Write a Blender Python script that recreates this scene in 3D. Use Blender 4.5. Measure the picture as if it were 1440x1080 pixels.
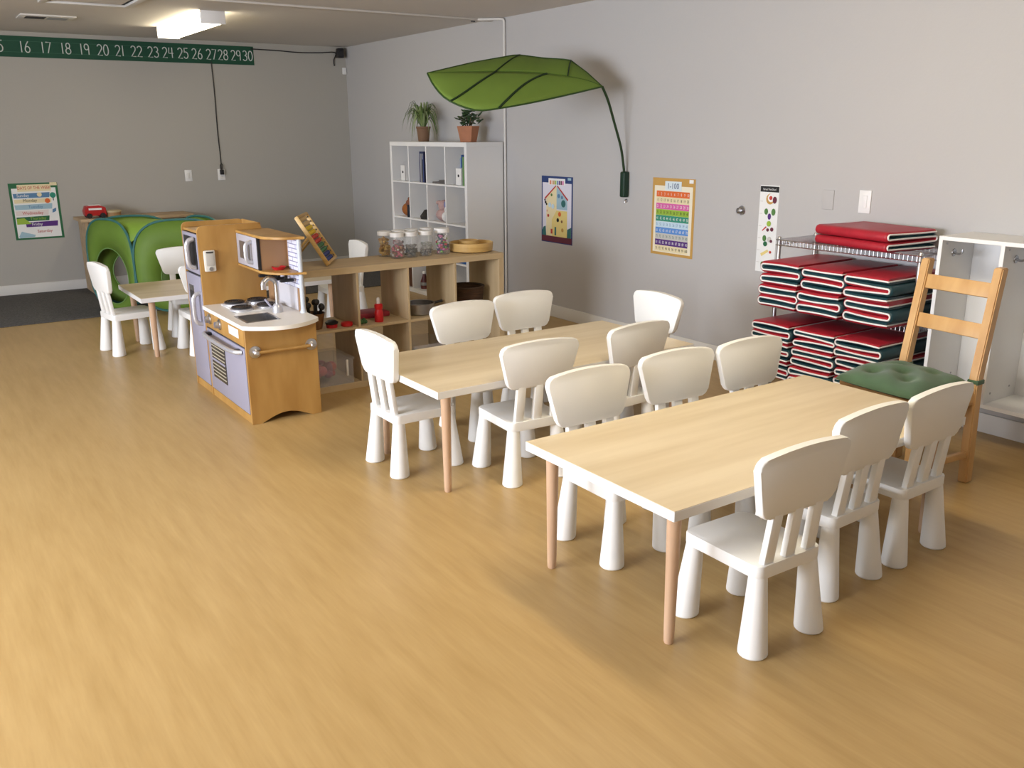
import bpy, bmesh, math, random
from mathutils import Vector, Matrix
random.seed(7)
for o in list(bpy.data.objects): bpy.data.objects.remove(o)
S = bpy.context.scene
C = S.collection
pi = math.pi
# ------------------------------------------------------------------ camera
YAW, PITCH, ROLL, FPX, CAMH = 0.5983, 0.2771, -0.0067, 1252.3, 1.5665
fw = Vector((math.sin(YAW)*math.cos(PITCH), math.cos(YAW)*math.cos(PITCH), -math.sin(PITCH)))
rt = Vector((math.cos(YAW), -math.sin(YAW), 0)); up = rt.cross(fw)
r2 = math.cos(ROLL)*rt + math.sin(ROLL)*up; u2 = -math.sin(ROLL)*rt + math.cos(ROLL)*up
cam = bpy.data.objects.new('camera', bpy.data.cameras.new('camera')); C.objects.link(cam)
cam.data.sensor_width = 36; cam.data.lens = FPX/1440*36; cam.data.clip_start = .05
m = Matrix((r2, u2, -fw)).transposed().to_4x4(); m.translation = (0, 0, CAMH); cam.matrix_world = m
S.camera = cam
# ------------------------------------------------------------------ light
W = bpy.data.worlds.new('world'); S.world = W; W.use_nodes = True
W.node_tree.nodes['Background'].inputs[0].default_value = (.75, .87, 1, 1)
W.node_tree.nodes['Background'].inputs[1].default_value = 1.0
S.view_settings.view_transform = 'Standard'; S.view_settings.look = 'None'
S.view_settings.exposure = 0.32; S.view_settings.gamma = 1; S.view_settings.use_curve_mapping = False
WX, BY, ZC = 4.623, 10.18, 2.51          # right wall, back wall, ceiling
LX, FY = -3.3, -1.7                      # left wall (windows), wall behind the camera
WINS = [(1.6, 3.2), (3.5, 5.1), (5.4, 7.0)]   # window openings in the left wall (y ranges)
WZ0, WZ1 = .75, 2.15
def area(name, loc, rot, sx, sy, power, col):
    l = bpy.data.lights.new(name, 'AREA'); l.shape = 'RECTANGLE'; l.size = sx; l.size_y = sy
    l.energy = power; l.color = col
    o = bpy.data.objects.new(name, l); C.objects.link(o); o.location = loc; o.rotation_euler = rot
    return o
DAY = (.83, .885, 1.0)
FLU, FLUC = 24, (1, .885, .65)      # strength and colour of the fluorescent diffusers
for i, (a, b) in enumerate(WINS):
    area('window_daylight', (LX+.03, (a+b)/2, (WZ0+WZ1)/2), (0, -pi/2, 0), WZ1-WZ0, b-a, (190, 130, 20)[i], DAY)

# ------------------------------------------------------------------ materials
MATS = {}
def mat(name, col, rough=.5, metal=0, var=0, scale=(8, 8, 8), bump=0, spec=.5, trans=0, alpha=1, emit=0, col2=None, ior=1.45, detail=3, sheen=0):
    if name in MATS: return MATS[name]
    M = bpy.data.materials.new(name); M.use_nodes = True
    nt = M.node_tree; b = nt.nodes['Principled BSDF']
    b.inputs['Base Color'].default_value = (*col, 1); b.inputs['Roughness'].default_value = rough
    b.inputs['Metallic'].default_value = metal; b.inputs['Specular IOR Level'].default_value = spec
    b.inputs['Transmission Weight'].default_value = trans; b.inputs['Alpha'].default_value = alpha
    b.inputs['IOR'].default_value = ior
    if sheen: b.inputs['Sheen Weight'].default_value = sheen
    if emit:
        b.inputs['Emission Color'].default_value = (*col, 1); b.inputs['Emission Strength'].default_value = emit
    if var or bump or col2:
        tc = nt.nodes.new('ShaderNodeTexCoord'); mp = nt.nodes.new('ShaderNodeMapping')
        mp.inputs['Scale'].default_value = scale
        nz = nt.nodes.new('ShaderNodeTexNoise'); nz.inputs['Scale'].default_value = 1; nz.inputs['Detail'].default_value = detail
        nt.links.new(tc.outputs['Object'], mp.inputs[0]); nt.links.new(mp.outputs[0], nz.inputs['Vector'])
        if var or col2:
            cr = nt.nodes.new('ShaderNodeValToRGB')
            c2 = col2 or tuple(max(0, c*(1-var)) for c in col)
            cr.color_ramp.elements[0].position = .3; cr.color_ramp.elements[1].position = .7
            cr.color_ramp.elements[0].color = (*c2, 1); cr.color_ramp.elements[1].color = (*col, 1)
            nt.links.new(nz.outputs['Fac'], cr.inputs[0]); nt.links.new(cr.outputs[0], b.inputs['Base Color'])
        if bump:
            bp = nt.nodes.new('ShaderNodeBump'); bp.inputs['Strength'].default_value = bump; bp.inputs['Distance'].default_value = .01
            nt.links.new(nz.outputs['Fac'], bp.inputs['Height']); nt.links.new(bp.outputs[0], b.inputs['Normal'])
    MATS[name] = M
    return M
def floor_mat():
    M = bpy.data.materials.new('vinyl_wood_floor'); M.use_nodes = True; nt = M.node_tree; b = nt.nodes['Principled BSDF']
    tc = nt.nodes.new('ShaderNodeTexCoord')
    def noise(sc, det, rot=0):
        mp = nt.nodes.new('ShaderNodeMapping'); mp.inputs['Scale'].default_value = sc; mp.inputs['Rotation'].default_value = (0, 0, rot)
        n = nt.nodes.new('ShaderNodeTexNoise'); n.inputs['Scale'].default_value = 1; n.inputs['Detail'].default_value = det
        nt.links.new(tc.outputs['Object'], mp.inputs[0]); nt.links.new(mp.outputs[0], n.inputs['Vector']); return n
    n1 = noise((24, 2.2, 1), 8); n2 = noise((120, 9, 1), 4); n3 = noise((3, 1.2, 1), 3)
    def mul(a, k):
        q = nt.nodes.new('ShaderNodeMath'); q.operation = 'MULTIPLY'; nt.links.new(a, q.inputs[0]); q.inputs[1].default_value = k; return q.outputs[0]
    def add(a, c):
        q = nt.nodes.new('ShaderNodeMath'); q.operation = 'ADD'; nt.links.new(a, q.inputs[0]); nt.links.new(c, q.inputs[1]); return q.outputs[0]
    f = add(add(mul(n1.outputs['Fac'], .55), mul(n2.outputs['Fac'], .2)), mul(n3.outputs['Fac'], .25))
    cr = nt.nodes.new('ShaderNodeValToRGB'); e = cr.color_ramp.elements
    e[0].position = .32; e[0].color = (.40, .255, .092, 1); e[1].position = .66; e[1].color = (.505, .34, .14, 1)
    nt.links.new(f, cr.inputs[0]); nt.links.new(cr.outputs[0], b.inputs['Base Color'])
    b.inputs['Roughness'].default_value = .38; b.inputs['Specular IOR Level'].default_value = .42
    bp = nt.nodes.new('ShaderNodeBump'); bp.inputs['Strength'].default_value = .05; bp.inputs['Distance'].default_value = .003
    nt.links.new(n2.outputs['Fac'], bp.inputs['Height']); nt.links.new(bp.outputs[0], b.inputs['Normal'])
    return M
def stripe_wood(name, ca, cb, sc, rough=.45, det=3):
    return mat(name, cb, rough, col2=ca, scale=sc, detail=det)
wall_paint = mat('grey_wall_paint', (.47, .455, .442), .75, bump=.08, scale=(60, 60, 60))
wall_back_shaded = mat('grey_wall_paint_warm_shade', (.41, .39, .35), .75, bump=.08, scale=(60, 60, 60))  # grey wall paint with the far end's dimmer, warmer light put into its colour
ceil_paint = mat('ceiling_paint', (.64, .60, .55), .85, bump=.1, scale=(40, 40, 40))
trim_white = mat('trim_white', (.68, .66, .62), .5)
plastic = mat('white_plastic', (.87, .86, .82), .42)
lam_white = mat('white_laminate', (.80, .79, .77), .4)
oak_top = stripe_wood('oak_tabletop', (.60, .48, .30), (.73, .615, .43), (1.1, 11, 8), .38, 5)
oak_kx = stripe_wood('oak_shelf_veneer', (.46, .34, .19), (.56, .43, .255), (1.5, 20, 20), .5)
oak_kz = stripe_wood('oak_shelf_veneer_upright', (.46, .34, .19), (.56, .43, .255), (20, 20, 1.5), .5)
beech = stripe_wood('beech_leg', (.52, .33, .20), (.64, .44, .29), (30, 30, 2), .5)
pine = stripe_wood('pine_chair', (.50, .275, .10), (.62, .38, .16), (14, 14, 2), .45)
kit_wood = stripe_wood('toy_kitchen_wood', (.35, .18, .045), (.47, .27, .08), (9, 9, 2.0), .42)
silver = mat('daylight_tinted_silver', (.295, .283, .35), .4)  # silver-grey panels, lavender cast of the bluish daylight mixed into the base colour
pale_silver = mat('pale_silver', (.55, .55, .58), .3, metal=.5)
chrome = mat('brushed_chrome', (.62, .62, .64), .28, metal=1)
steel = mat('dull_steel', (.42, .42, .43), .35, metal=1)
black = mat('black_plastic', (.015, .015, .017), .4)
dark = mat('dark_gap', (.03, .028, .028), .7)
red_vinyl = mat('red_vinyl', (.40, .016, .03), .42, var=.18, scale=(20, 20, 20))
teal_vinyl = mat('dark_teal_vinyl', (.011, .045, .055), .42)
piping_white = mat('white_piping', (.80, .78, .75), .55)
cushion_green = mat('green_cushion_cotton', (.075, .14, .068), .85, var=.25, scale=(7, 7, 7), bump=.15, sheen=.2)
leaf_green = mat('leaf_canopy_fabric', (.175, .28, .04), .75, trans=0, var=.12, scale=(3, 3, 3))
leaf_dark = mat('leaf_rib_dark', (.012, .035, .008), .6)
board_green = mat('banner_green', (.012, .075, .04), .7, var=.15, scale=(3, 3, 3))
chalk = mat('chalk_white', (.62, .64, .60), .8)
carpet_m = mat('grey_carpet', (.12, .115, .11), .95, var=.5, scale=(70, 70, 70), bump=.5)
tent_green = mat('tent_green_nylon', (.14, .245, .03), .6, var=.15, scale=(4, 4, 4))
tent_teal = mat('tent_teal_trim', (.035, .15, .14), .6)
terracotta = mat('terracotta', (.47, .20, .105), .8, var=.15, scale=(15, 15, 15))
soil = mat('soil', (.03, .02, .012), .95, bump=.5, scale=(90, 90, 90))
glass = mat('clear_plastic', (.85, .85, .84), .08, alpha=.11)
bin_clear = mat('cloudy_clear_plastic', (.72, .70, .71), .25, alpha=.17)
bamboo = stripe_wood('bamboo', (.52, .32, .10), (.68, .46, .18), (3, 3, 40), .45)
wicker = mat('wicker_brown', (.085, .04, .018), .7, var=.6, scale=(8, 8, 120), bump=.6)
paper = mat('poster_paper', (.76, .75, .73), .6)
def cm(name, *c, rough=.6): return mat(name, c, rough)
PAL = dict(navy=cm('ink_navy', .02, .045, .16), red=cm('ink_red', .50, .045, .035), orange=cm('ink_orange', .70, .14, .03), yellow=cm('ink_yellow', .75, .60, .22),
  gold=cm('ink_gold', .52, .30, .075), pink=cm('ink_pink', .66, .12, .36), lime=cm('ink_lime', .30, .46, .05), green=cm('ink_green', .03, .26, .17),
  sky=cm('ink_sky', .55, .70, .80), blue=cm('ink_blue', .10, .26, .62), grey=cm('ink_grey', .55, .54, .50), purple=cm('ink_purple', .09, .025, .19),
  cream=cm('ink_cream', .78, .68, .42), black=cm('ink_black', .012, .012, .012), white=cm('ink_white', .80, .80, .78), maroon=cm('ink_maroon', .12, .02, .04),
  teal=cm('ink_teal', .03, .14, .13), brown=cm('ink_brown', .22, .10, .04), leaf=cm('ink_leaf', .08, .20, .05), paleblue=cm('ink_paleblue', .34, .50, .58),
  steelblue=cm('ink_steelblue', .10, .22, .38), forest=cm('ink_forest', .02, .13, .05), peach=cm('ink_peach', .72, .42, .28))

# ------------------------------------------------------------------ mesh helpers
class MB:
    def __init__(s): s.bm = bmesh.new(); s.mi = 0
    def box(s, x0, x1, y0, y1, z0, z1, r=0, seg=2, mi=None):
        M = Matrix.Translation(((x0+x1)/2, (y0+y1)/2, (z0+z1)/2)) @ Matrix.Diagonal((abs(x1-x0), abs(y1-y0), abs(z1-z0), 1))
        g = bmesh.ops.create_cube(s.bm, size=1, matrix=M)
        fs = list({f for v in g['verts'] for f in v.link_faces})
        if mi is not None:
            for f in fs: f.material_index = mi
        if r:
            es = list({e for v in g['verts'] for e in v.link_edges})
            bmesh.ops.bevel(s.bm, geom=es, offset=r, segments=seg, affect='EDGES', profile=.5, clamp_overlap=True)
        return s
    def bar(s, p, q, w, h, upv=(0, 0, 1), r=0):
        p, q = Vector(p), Vector(q); d = q-p; L = d.length; z = d.normalized()
        x = Vector(upv).cross(z)
        if x.length < 1e-4: x = Vector((1, 0, 0)).cross(z)
        x.normalize(); y = z.cross(x)
        M = Matrix((x*w, y*h, z*L)).transposed().to_4x4(); M.translation = (p+q)/2
        g = bmesh.ops.create_cube(s.bm, size=1, matrix=M)
        if r:
            es = list({e for v in g['verts'] for e in v.link_edges})
            bmesh.ops.bevel(s.bm, geom=es, offset=r, segments=2, affect='EDGES', profile=.5, clamp_overlap=True)
        return s
    def rings(s, rings, cap0=True, cap1=True, closed=False):
        vs = [[s.bm.verts.new(p) for p in R] for R in rings]
        n = len(vs[0]); rng = range(len(vs)) if closed else range(len(vs)-1)
        for i in rng:
            a, b = vs[i], vs[(i+1) % len(vs)]
            for j in range(n):
                f = s.bm.faces.new((a[j], a[(j+1) % n], b[(j+1) % n], b[j])); f.material_index = s.mi
        if not closed:
            if cap0: s.bm.faces.new(vs[0][::-1]).material_index = s.mi
            if cap1: s.bm.faces.new(vs[-1]).material_index = s.mi
        return s
    def tube(s, pts, r, n=8, closed=False):
        pts = [Vector(p) for p in pts]; N = len(pts); rad = r if isinstance(r, (list, tuple)) else [r]*N
        out = []; x = None
        for i, p in enumerate(pts):
            a = pts[(i-1) % N] if (closed or i > 0) else p; b = pts[(i+1) % N] if (closed or i < N-1) else p
            t = (b-a).normalized()
            if x is None: x = t.orthogonal().normalized()
            else:
                x = x - t*x.dot(t)
                x = x.normalized() if x.length > 1e-6 else t.orthogonal().normalized()
            y = t.cross(x)
            out.append([p + rad[i]*(math.cos(2*pi*k/n)*x + math.sin(2*pi*k/n)*y) for k in range(n)])
        return s.rings(out, closed=closed)
    def cyl(s, p, q, r0, r1=None, n=16): return s.tube([p, q], [r0, r0 if r1 is None else r1], n)
    def lathe(s, prof, c=(0, 0, 0), n=24, cap0=True, cap1=True, sx=1, sy=1):
        return s.rings([[(c[0]+r*sx*math.cos(2*pi*k/n), c[1]+r*sy*math.sin(2*pi*k/n), c[2]+z) for k in range(n)] for r, z in prof], cap0, cap1)
    def prism(s, poly, fn, a, b, bev=0, seg=2):
        """poly 2D, fn(u,v,w)->xyz, extruded from w=a to w=b"""
        R0 = [s.bm.verts.new(fn(u, v, a)) for u, v in poly]; R1 = [s.bm.verts.new(fn(u, v, b)) for u, v in poly]
        n = len(poly); f0 = s.bm.faces.new(R0[::-1]); f1 = s.bm.faces.new(R1); sd = []
        for j in range(n): sd.append(s.bm.faces.new((R0[j], R0[(j+1) % n], R1[(j+1) % n], R1[j])))
        for f in [f0, f1]+sd: f.material_index = s.mi
        if bev:
            es = list(f0.edges)+list(f1.edges)
            bmesh.ops.bevel(s.bm, geom=es, offset=bev, segments=seg, affect='EDGES', profile=.5, clamp_overlap=True)
        return s
    def ball(s, c, r, sx=1, sy=1, sz=1, n=10):
        M = Matrix.Translation(c) @ Matrix.Diagonal((sx, sy, sz, 1))
        g = bmesh.ops.create_uvsphere(s.bm, u_segments=n, v_segments=max(6, n*2//3), radius=r, matrix=M)
        return s
    def grid(s, P, th=None):
        V = [[s.bm.verts.new(p) for p in row] for row in P]
        for i in range(len(V)-1):
            for j in range(len(V[0])-1):
                f = s.bm.faces.new((V[i][j], V[i+1][j], V[i+1][j+1], V[i][j+1])); f.material_index = s.mi
        return s
    def mesh(s, name, mats, off=(0, 0, 0), ang=35):
        bmesh.ops.recalc_face_normals(s.bm, faces=s.bm.faces)
        me = bpy.data.meshes.new(name); 
        if any(off): bmesh.ops.translate(s.bm, verts=s.bm.verts, vec=-Vector(off))
        s.bm.to_mesh(me); s.bm.free()
        for mm in (mats if isinstance(mats, (list, tuple)) else [mats]): me.materials.append(mm)
        me.polygons.foreach_set('use_smooth', [True]*len(me.polygons)); me.set_sharp_from_angle(angle=math.radians(ang))
        return me
def link(name, me, parent=None, loc=(0, 0, 0), rz=0):
    o = bpy.data.objects.new(name, me); C.objects.link(o); o.parent = parent; o.location = loc; o.rotation_euler = (0, 0, rz)
    return o
def tag(o, label, cat, group=None):
    o['label'] = label; o['category'] = cat
    if group: o['group'] = group
    return o
def thing(name, label, cat, loc=(0, 0, 0), rz=0, group=None):
    return tag(link(name, None, None, loc, rz), label, cat, group)
def part(name, mb, mats, parent, world=True, ang=35):
    """world: mesh coordinates are world ones (the parent, unrotated, is subtracted)"""
    off = Vector((0, 0, 0)); q = parent
    if world:
        while q: off += q.location; q = q.parent
    return link(name, mb.mesh(name, mats, off, ang), parent)
def solo(name, mb, mats, label, cat, base, group=None, ang=35):
    return tag(link(name, mb.mesh(name, mats, base, ang), None, base), label, cat, group)
def struct(name, mb, mats, parent=None):
    o = link(name, mb.mesh(name, mats), parent)
    o['kind'] = 'structure'; return o
def copy_tree(o, loc=None, rz=None, parent=None, label=None):
    c = o.copy(); C.objects.link(c); c.parent = parent
    if loc is not None: c.location = loc
    if rz is not None: c.rotation_euler = (0, 0, rz)
    if label: c['label'] = label
    for ch in [x for x in list(C.objects) if x.parent == o]: copy_tree(ch, parent=c)
    return c
def round_poly(pts, radii, seg=6):
    out = []; n = len(pts)
    for i in range(n):
        p = Vector(pts[i]); a = Vector(pts[i-1]); b = Vector(pts[(i+1) % n]); r = radii[i] if isinstance(radii, (list, tuple)) else radii
        if r <= 0: out.append(tuple(p)); continue
        d1 = (a-p).normalized(); d2 = (b-p).normalized(); half = d1.angle(d2)/2
        L = min(r/math.tan(half), (a-p).length*.49, (b-p).length*.49); rr = L*math.tan(half)
        p1, p2 = p+d1*L, p+d2*L; cen = p+(d1+d2).normalized()*(rr/math.sin(half))
        a1 = math.atan2(p1.y-cen.y, p1.x-cen.x); a2 = math.atan2(p2.y-cen.y, p2.x-cen.x); da = (a2-a1+pi) % (2*pi)-pi
        for k in range(seg+1):
            t = a1+da*k/seg; out.append((cen.x+rr*math.cos(t), cen.y+rr*math.sin(t)))
    return out
def spline(P, k=6):
    P = [Vector(p) for p in P]; out = []
    for i in range(len(P)-1):
        p0, p1, p2, p3 = P[max(i-1, 0)], P[i], P[i+1], P[min(i+2, len(P)-1)]
        for j in range(k):
            t = j/k; out.append(.5*((2*p1)+(p2-p0)*t+(2*p0-5*p1+4*p2-p3)*t*t+(3*p1-p0-3*p2+p3)*t**3))
    out.append(P[-1]); return out
XYZ = lambda u, v, w: (u, v, w)

# ------------------------------------------------------------------ room shell
b = MB(); b.box(LX-.2, WX+.2, FY-.2, BY+.2, -.1, 0); struct('floor', b, floor_mat())
b = MB(); b.box(LX-.2, WX+.2, FY-.2, BY+.2, ZC, ZC+.1); ceiling = struct('ceiling', b, ceil_paint)
b = MB(); b.box(WX, WX+.2, FY-.2, BY+.2, 0, ZC); struct('wall_right', b, wall_paint)
b = MB(); b.box(LX-.2, WX, BY, BY+.2, 0, ZC); struct('wall_back', b, wall_back_shaded)
b = MB(); b.box(LX-.2, WX, FY-.2, FY, 0, ZC); struct('wall_front', b, wall_paint)
b = MB()
b.box(LX-.2, LX, FY, BY, 0, WZ0); b.box(LX-.2, LX, FY, BY, WZ1, ZC)
ys = [FY]+[v for w_ in WINS for v in w_]+[BY]
for i in range(0, len(ys), 2): b.box(LX-.2, LX, ys[i], ys[i+1], WZ0, WZ1)
struct('wall_left', b, wall_paint)
for i, (a, c) in enumerate(WINS):
    b = MB(); x0, x1 = LX-.13, LX-.06
    for q in ((a, a+.05), (c-.05, c), ((a+c)/2-.025, (a+c)/2+.025)): b.box(x0, x1, q[0], q[1], WZ0, WZ1)
    b.box(x0, x1, a, c, WZ0, WZ0+.05); b.box(x0, x1, a, c, WZ1-.05, WZ1)
    wn = struct('window_%d' % (i+1), b, trim_white)
    for q in ((a+.05, (a+c)/2-.025), ((a+c)/2+.025, c-.05)):
        b = MB(); b.box(x0+.03, x0+.036, q[0], q[1], WZ0+.05, WZ1-.05); link('pane', b.mesh('pane', mat('window_glass', (.9, .95, 1), .02, alpha=.12)), wn)
b = MB(); b.box(LX, WX-.015, BY-.015, BY, 0, .105, .004); struct('baseboard_back', b, trim_white)
b = MB(); b.box(WX-.015, WX, FY, BY, 0, .105, .004); struct('baseboard_right', b, trim_white)
b = MB(); b.box(LX, WX, 7.035, 7.095, ZC-.016, ZC, .004); struct('trim_1', b, mat('ceiling_trim_paint', (.66, .62, .57), .7))
b = MB(); b.box(LX+.05, WX-.02, 8.475, BY-.02, .0005, .009, .003)
solo('carpet', b, carpet_m, 'dark grey low-pile carpet covering the far end of the room', 'carpet', (2, 8.475, 0))

# ------------------------------------------------------------------ ceiling things
def fixture(x0, x1, y0, y1, label, strength):
    t = thing('ceiling_light', label, 'ceiling light', ((x0+x1)/2, (y0+y1)/2, ZC), group='fluorescent ceiling lights')
    b = MB(); b.box(x0+.012, x1-.012, y0+.012, y1-.012, ZC-.095, ZC-.012, .012, 3)
    part('diffuser', b, mat('lit_diffuser_%d' % strength, FLUC, .4, emit=strength), t)
    for ya, yb in ((y0, y0+.012), (y1-.012, y1)):
        b = MB(); b.box(x0, x1, ya, yb, ZC-.1, ZC-.001, .003); part('end_cap', b, lam_white, t)
    b = MB(); b.box(x0+.02, x1-.02, y0+.012, y1-.012, ZC-.012, ZC-.001); part('back_plate', b, lam_white, t)
fixture(2.265, 2.465, 7.70, 9.10, 'white boxy fluorescent light fixed to the ceiling before the number banner', FLU*.42)
fixture(2.265, 2.465, 1.60, 3.00, 'white boxy fluorescent light fixed to the ceiling above the large table', FLU)
t = thing('ceiling_vent', 'small white ceiling air vent with dark slots near the number banner', 'vent', (1.31, 8.81, ZC))
b = MB(); b.box(1.10, 1.52, 8.66, 8.96, ZC-.012, ZC, .003); part('frame', b, trim_white, t)
for k in range(2):
    b = MB(); b.box(1.15+.17*k, 1.30+.17*k, 8.73, 8.89, ZC-.014, ZC-.004); part('slot', b, (dark, steel)[k], t)
t = thing('ceiling_hatch', 'white framed square hatch in the ceiling with a dark gap around its panel', 'hatch', (1.43, 7.42, ZC))
for q in ((1.11, 1.16, 7.1, 7.76), (1.70, 1.75, 7.1, 7.76), (1.16, 1.70, 7.71, 7.76), (1.16, 1.70, 7.1, 7.15)):
    b = MB(); b.box(*q, ZC-.02, ZC, .003); part('frame_bar', b, trim_white, t)
b = MB(); b.box(1.16, 1.70, 7.15, 7.71, ZC-.004, ZC); part('shadow_gap', b, dark, t)
b = MB(); b.box(1.19, 1.67, 7.18, 7.68, ZC-.008, ZC-.001); part('panel', b, ceil_paint, t)
b = MB(); b.tube([(WX-.014, 6.845, .1), (WX-.014, 6.845, 2.47), (WX-.02, 6.85, 2.492), (WX-.04, 6.87, 2.496), (4.44, 7.0, 2.496)], .011)
solo('conduit_pipe', b, trim_white, 'thin white conduit pipe climbing the wall beside the tall white shelf', 'pipe', (WX-.014, 6.845, .1))
b = MB(); b.lathe([(.018, 0), (.018, .02), (.012, .022)], (4.465, 7.12, ZC-.022), 12)
solo('ceiling_hook', b, black, 'small dark clip on the ceiling at the end of the pale trim', 'clip', (4.465, 7.12, ZC-.02))
# corner speaker, sensor, cables
t = thing('wall_speaker', 'small black speaker mounted high in the room corner', 'speaker', (4.53, 10.12, 2.44))
b = MB(); b.box(4.49, 4.56, 10.07, 10.15, 2.385, 2.49, .01); part('cabinet', b, black, t)
b = MB(); b.cyl((4.525, 10.075, 2.43), (4.525, 10.064, 2.43), .024); part('cone', b, dark, t)
b = MB(); b.box(4.51, 4.54, 10.15, 10.18, 2.42, 2.46); part('bracket', b, black, t)
b = MB(); b.box(4.57, 4.615, 10.145, 10.178, 2.21, 2.285, .006)
solo('motion_sensor', b, lam_white, 'small white sensor box in the corner below the black speaker', 'sensor', (4.59, 10.17, 2.25))
b = MB(); b.tube(spline([(3.5, 10.17, 2.445), (3.8, 10.17, 2.44), (4.05, 10.17, 2.43), (4.3, 10.17, 2.437), (4.49, 10.165, 2.445), (4.47, 10.17, 2.36), (4.475, 10.17, 2.30)]), .006, 6)
solo('speaker_cable', b, black, 'dark cable running along the top of the far wall to the speaker', 'cable', (3.5, 10.17, 2.44))
t = thing('power_cord', 'thin black cord hanging from the number banner to the wall outlet', 'cord', (3.06, 10.17, 1.14))
b = MB(); b.tube(spline([(3.06, 10.172, 2.30), (3.065, 10.172, 2.0), (3.06, 10.172, 1.6), (3.065, 10.172, 1.3), (3.062, 10.168, 1.2), (3.06, 10.16, 1.17)]), .0055, 6); part('cable', b, black, t)
b = MB(); b.box(3.04, 3.08, 10.135, 10.168, 1.12, 1.175, .006); part('plug', b, black, t)
b = MB(); b.tube(spline([(3.06, 10.15, 1.17), (3.075, 10.15, 1.22), (3.055, 10.15, 1.235), (3.045, 10.15, 1.20), (3.055, 10.15, 1.17)]), .004, 6); part('loop', b, black, t)
t = thing('wall_outlet', 'white wall outlet plate with a black plug in it', 'outlet', (3.06, 10.18, 1.12))
b = MB(); b.box(3.02, 3.10, 10.172, 10.18, 1.06, 1.18, .003); part('plate', b, lam_white, t)
b = MB(); b.box(3.045, 3.075, 10.169, 10.174, 1.075, 1.105, .002); part('socket', b, trim_white, t)
t = thing('light_switch', 'white switch plate on the far wall left of the outlet cord', 'switch', (2.70, 10.18, 1.12))
t['label'] = 'plain white switch plate on the far wall beside the corded outlet'
b = MB(); b.box(2.665, 2.74, 10.172, 10.18, 1.06, 1.18, .003); part('plate', b, lam_white, t)
b = MB(); b.box(2.69, 2.715, 10.168, 10.174, 1.09, 1.15, .002); part('rocker', b, trim_white, t)
# right wall small fittings
b = MB(); b.box(WX-.006, WX, 3.37, 3.45, 1.10, 1.215, .003)
solo('blank_plate', b, wall_paint, 'blank wall plate painted the same grey as the wall', 'wall plate', (WX, 3.41, 1.15))
t = thing('light_switch', 'white switch plate on the wall above the red mats', 'switch', (WX, 3.158, 1.16))
b = MB(); b.box(WX-.008, WX, 3.12, 3.197, 1.095, 1.225, .003); part('plate', b, lam_white, t)
b = MB(); b.box(WX-.012, WX-.006, 3.143, 3.174, 1.125, 1.195, .002); part('rocker', b, lam_white, t)
t = thing('door_stop', 'round chrome knob screwed to the wall between number chart and fruit chart', 'knob', (WX, 4.074, 1.05))
b = MB(); b.tube([(WX, 4.074, 1.05), (WX-.006, 4.074, 1.05)], [.032, .028], 20); part('base_plate', b, chrome, t)
b = MB(); b.tube([(WX-.006, 4.074, 1.05), (WX-.025, 4.074, 1.05), (WX-.035, 4.074, 1.05), (WX-.042, 4.074, 1.05)], [.012, .014, .019, .010], 16); part('knob', b, steel, t)

# ------------------------------------------------------------------ posters and banner
class Board:
    """flat print on a wall: x to the right, y down from the top left corner, both in metres"""
    def __init__(s, o, u, n, parent): s.o = Vector(o); s.u = Vector(u); s.v = Vector((0, 0, 1)); s.n = Vector(n); s.p = parent
    def fn(s, x, y, w): return tuple(s.o + s.u*x - s.v*y + s.n*w)
    def poly(s, name, pts, mt, z=.0025, th=.0008):
        b = MB(); b.prism(pts, s.fn, z-th, z); return part(name, b, mt, s.p)
    def rect(s, name, x0, y0, x1, y1, mt, z=.0025, th=.0008): return s.poly(name, [(x0, y0), (x1, y0), (x1, y1), (x0, y1)], mt, z, th)
    nz = 0
    def disc(s, name, x, y, r, mt, z=.004, ry=None):
        s.nz += 1; z += s.nz*.00012
        return s.poly(name, [(x+r*math.cos(k*pi/7), y+(ry or r)*math.sin(k*pi/7)) for k in range(14)], mt, z)
    def text(s, name, txt, x, y, h, mt, z=.0042, sx=1, align='LEFT', parent=None, spacing=1):
        cu = bpy.data.curves.new('t', 'FONT'); cu.body = txt; cu.size = h*1.38; cu.align_x = align; cu.resolution_u = 2; cu.extrude = 0; cu.space_character = spacing
        to = bpy.data.objects.new('t', cu); C.objects.link(to)
        me = bpy.data.meshes.new_from_object(to.evaluated_get(bpy.context.evaluated_depsgraph_get()))
        bpy.data.objects.remove(to); bpy.data.curves.remove(cu)
        par = parent or s.p; off = Vector((0, 0, 0)); q = par
        while q: off += q.location; q = q.parent
        for vv in me.vertices: vv.co = Vector(s.fn(x+vv.co.x*sx, y-vv.co.y, z)) - off
        me.name = name; me.materials.clear(); me.materials.append(mt)
        return link(name, me, par)
bpy.context.view_layer.update()
RU, RN, BU, BN = (0, -1, 0), (-1, 0, 0), (1, 0, 0), (0, -1, 0)
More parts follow.
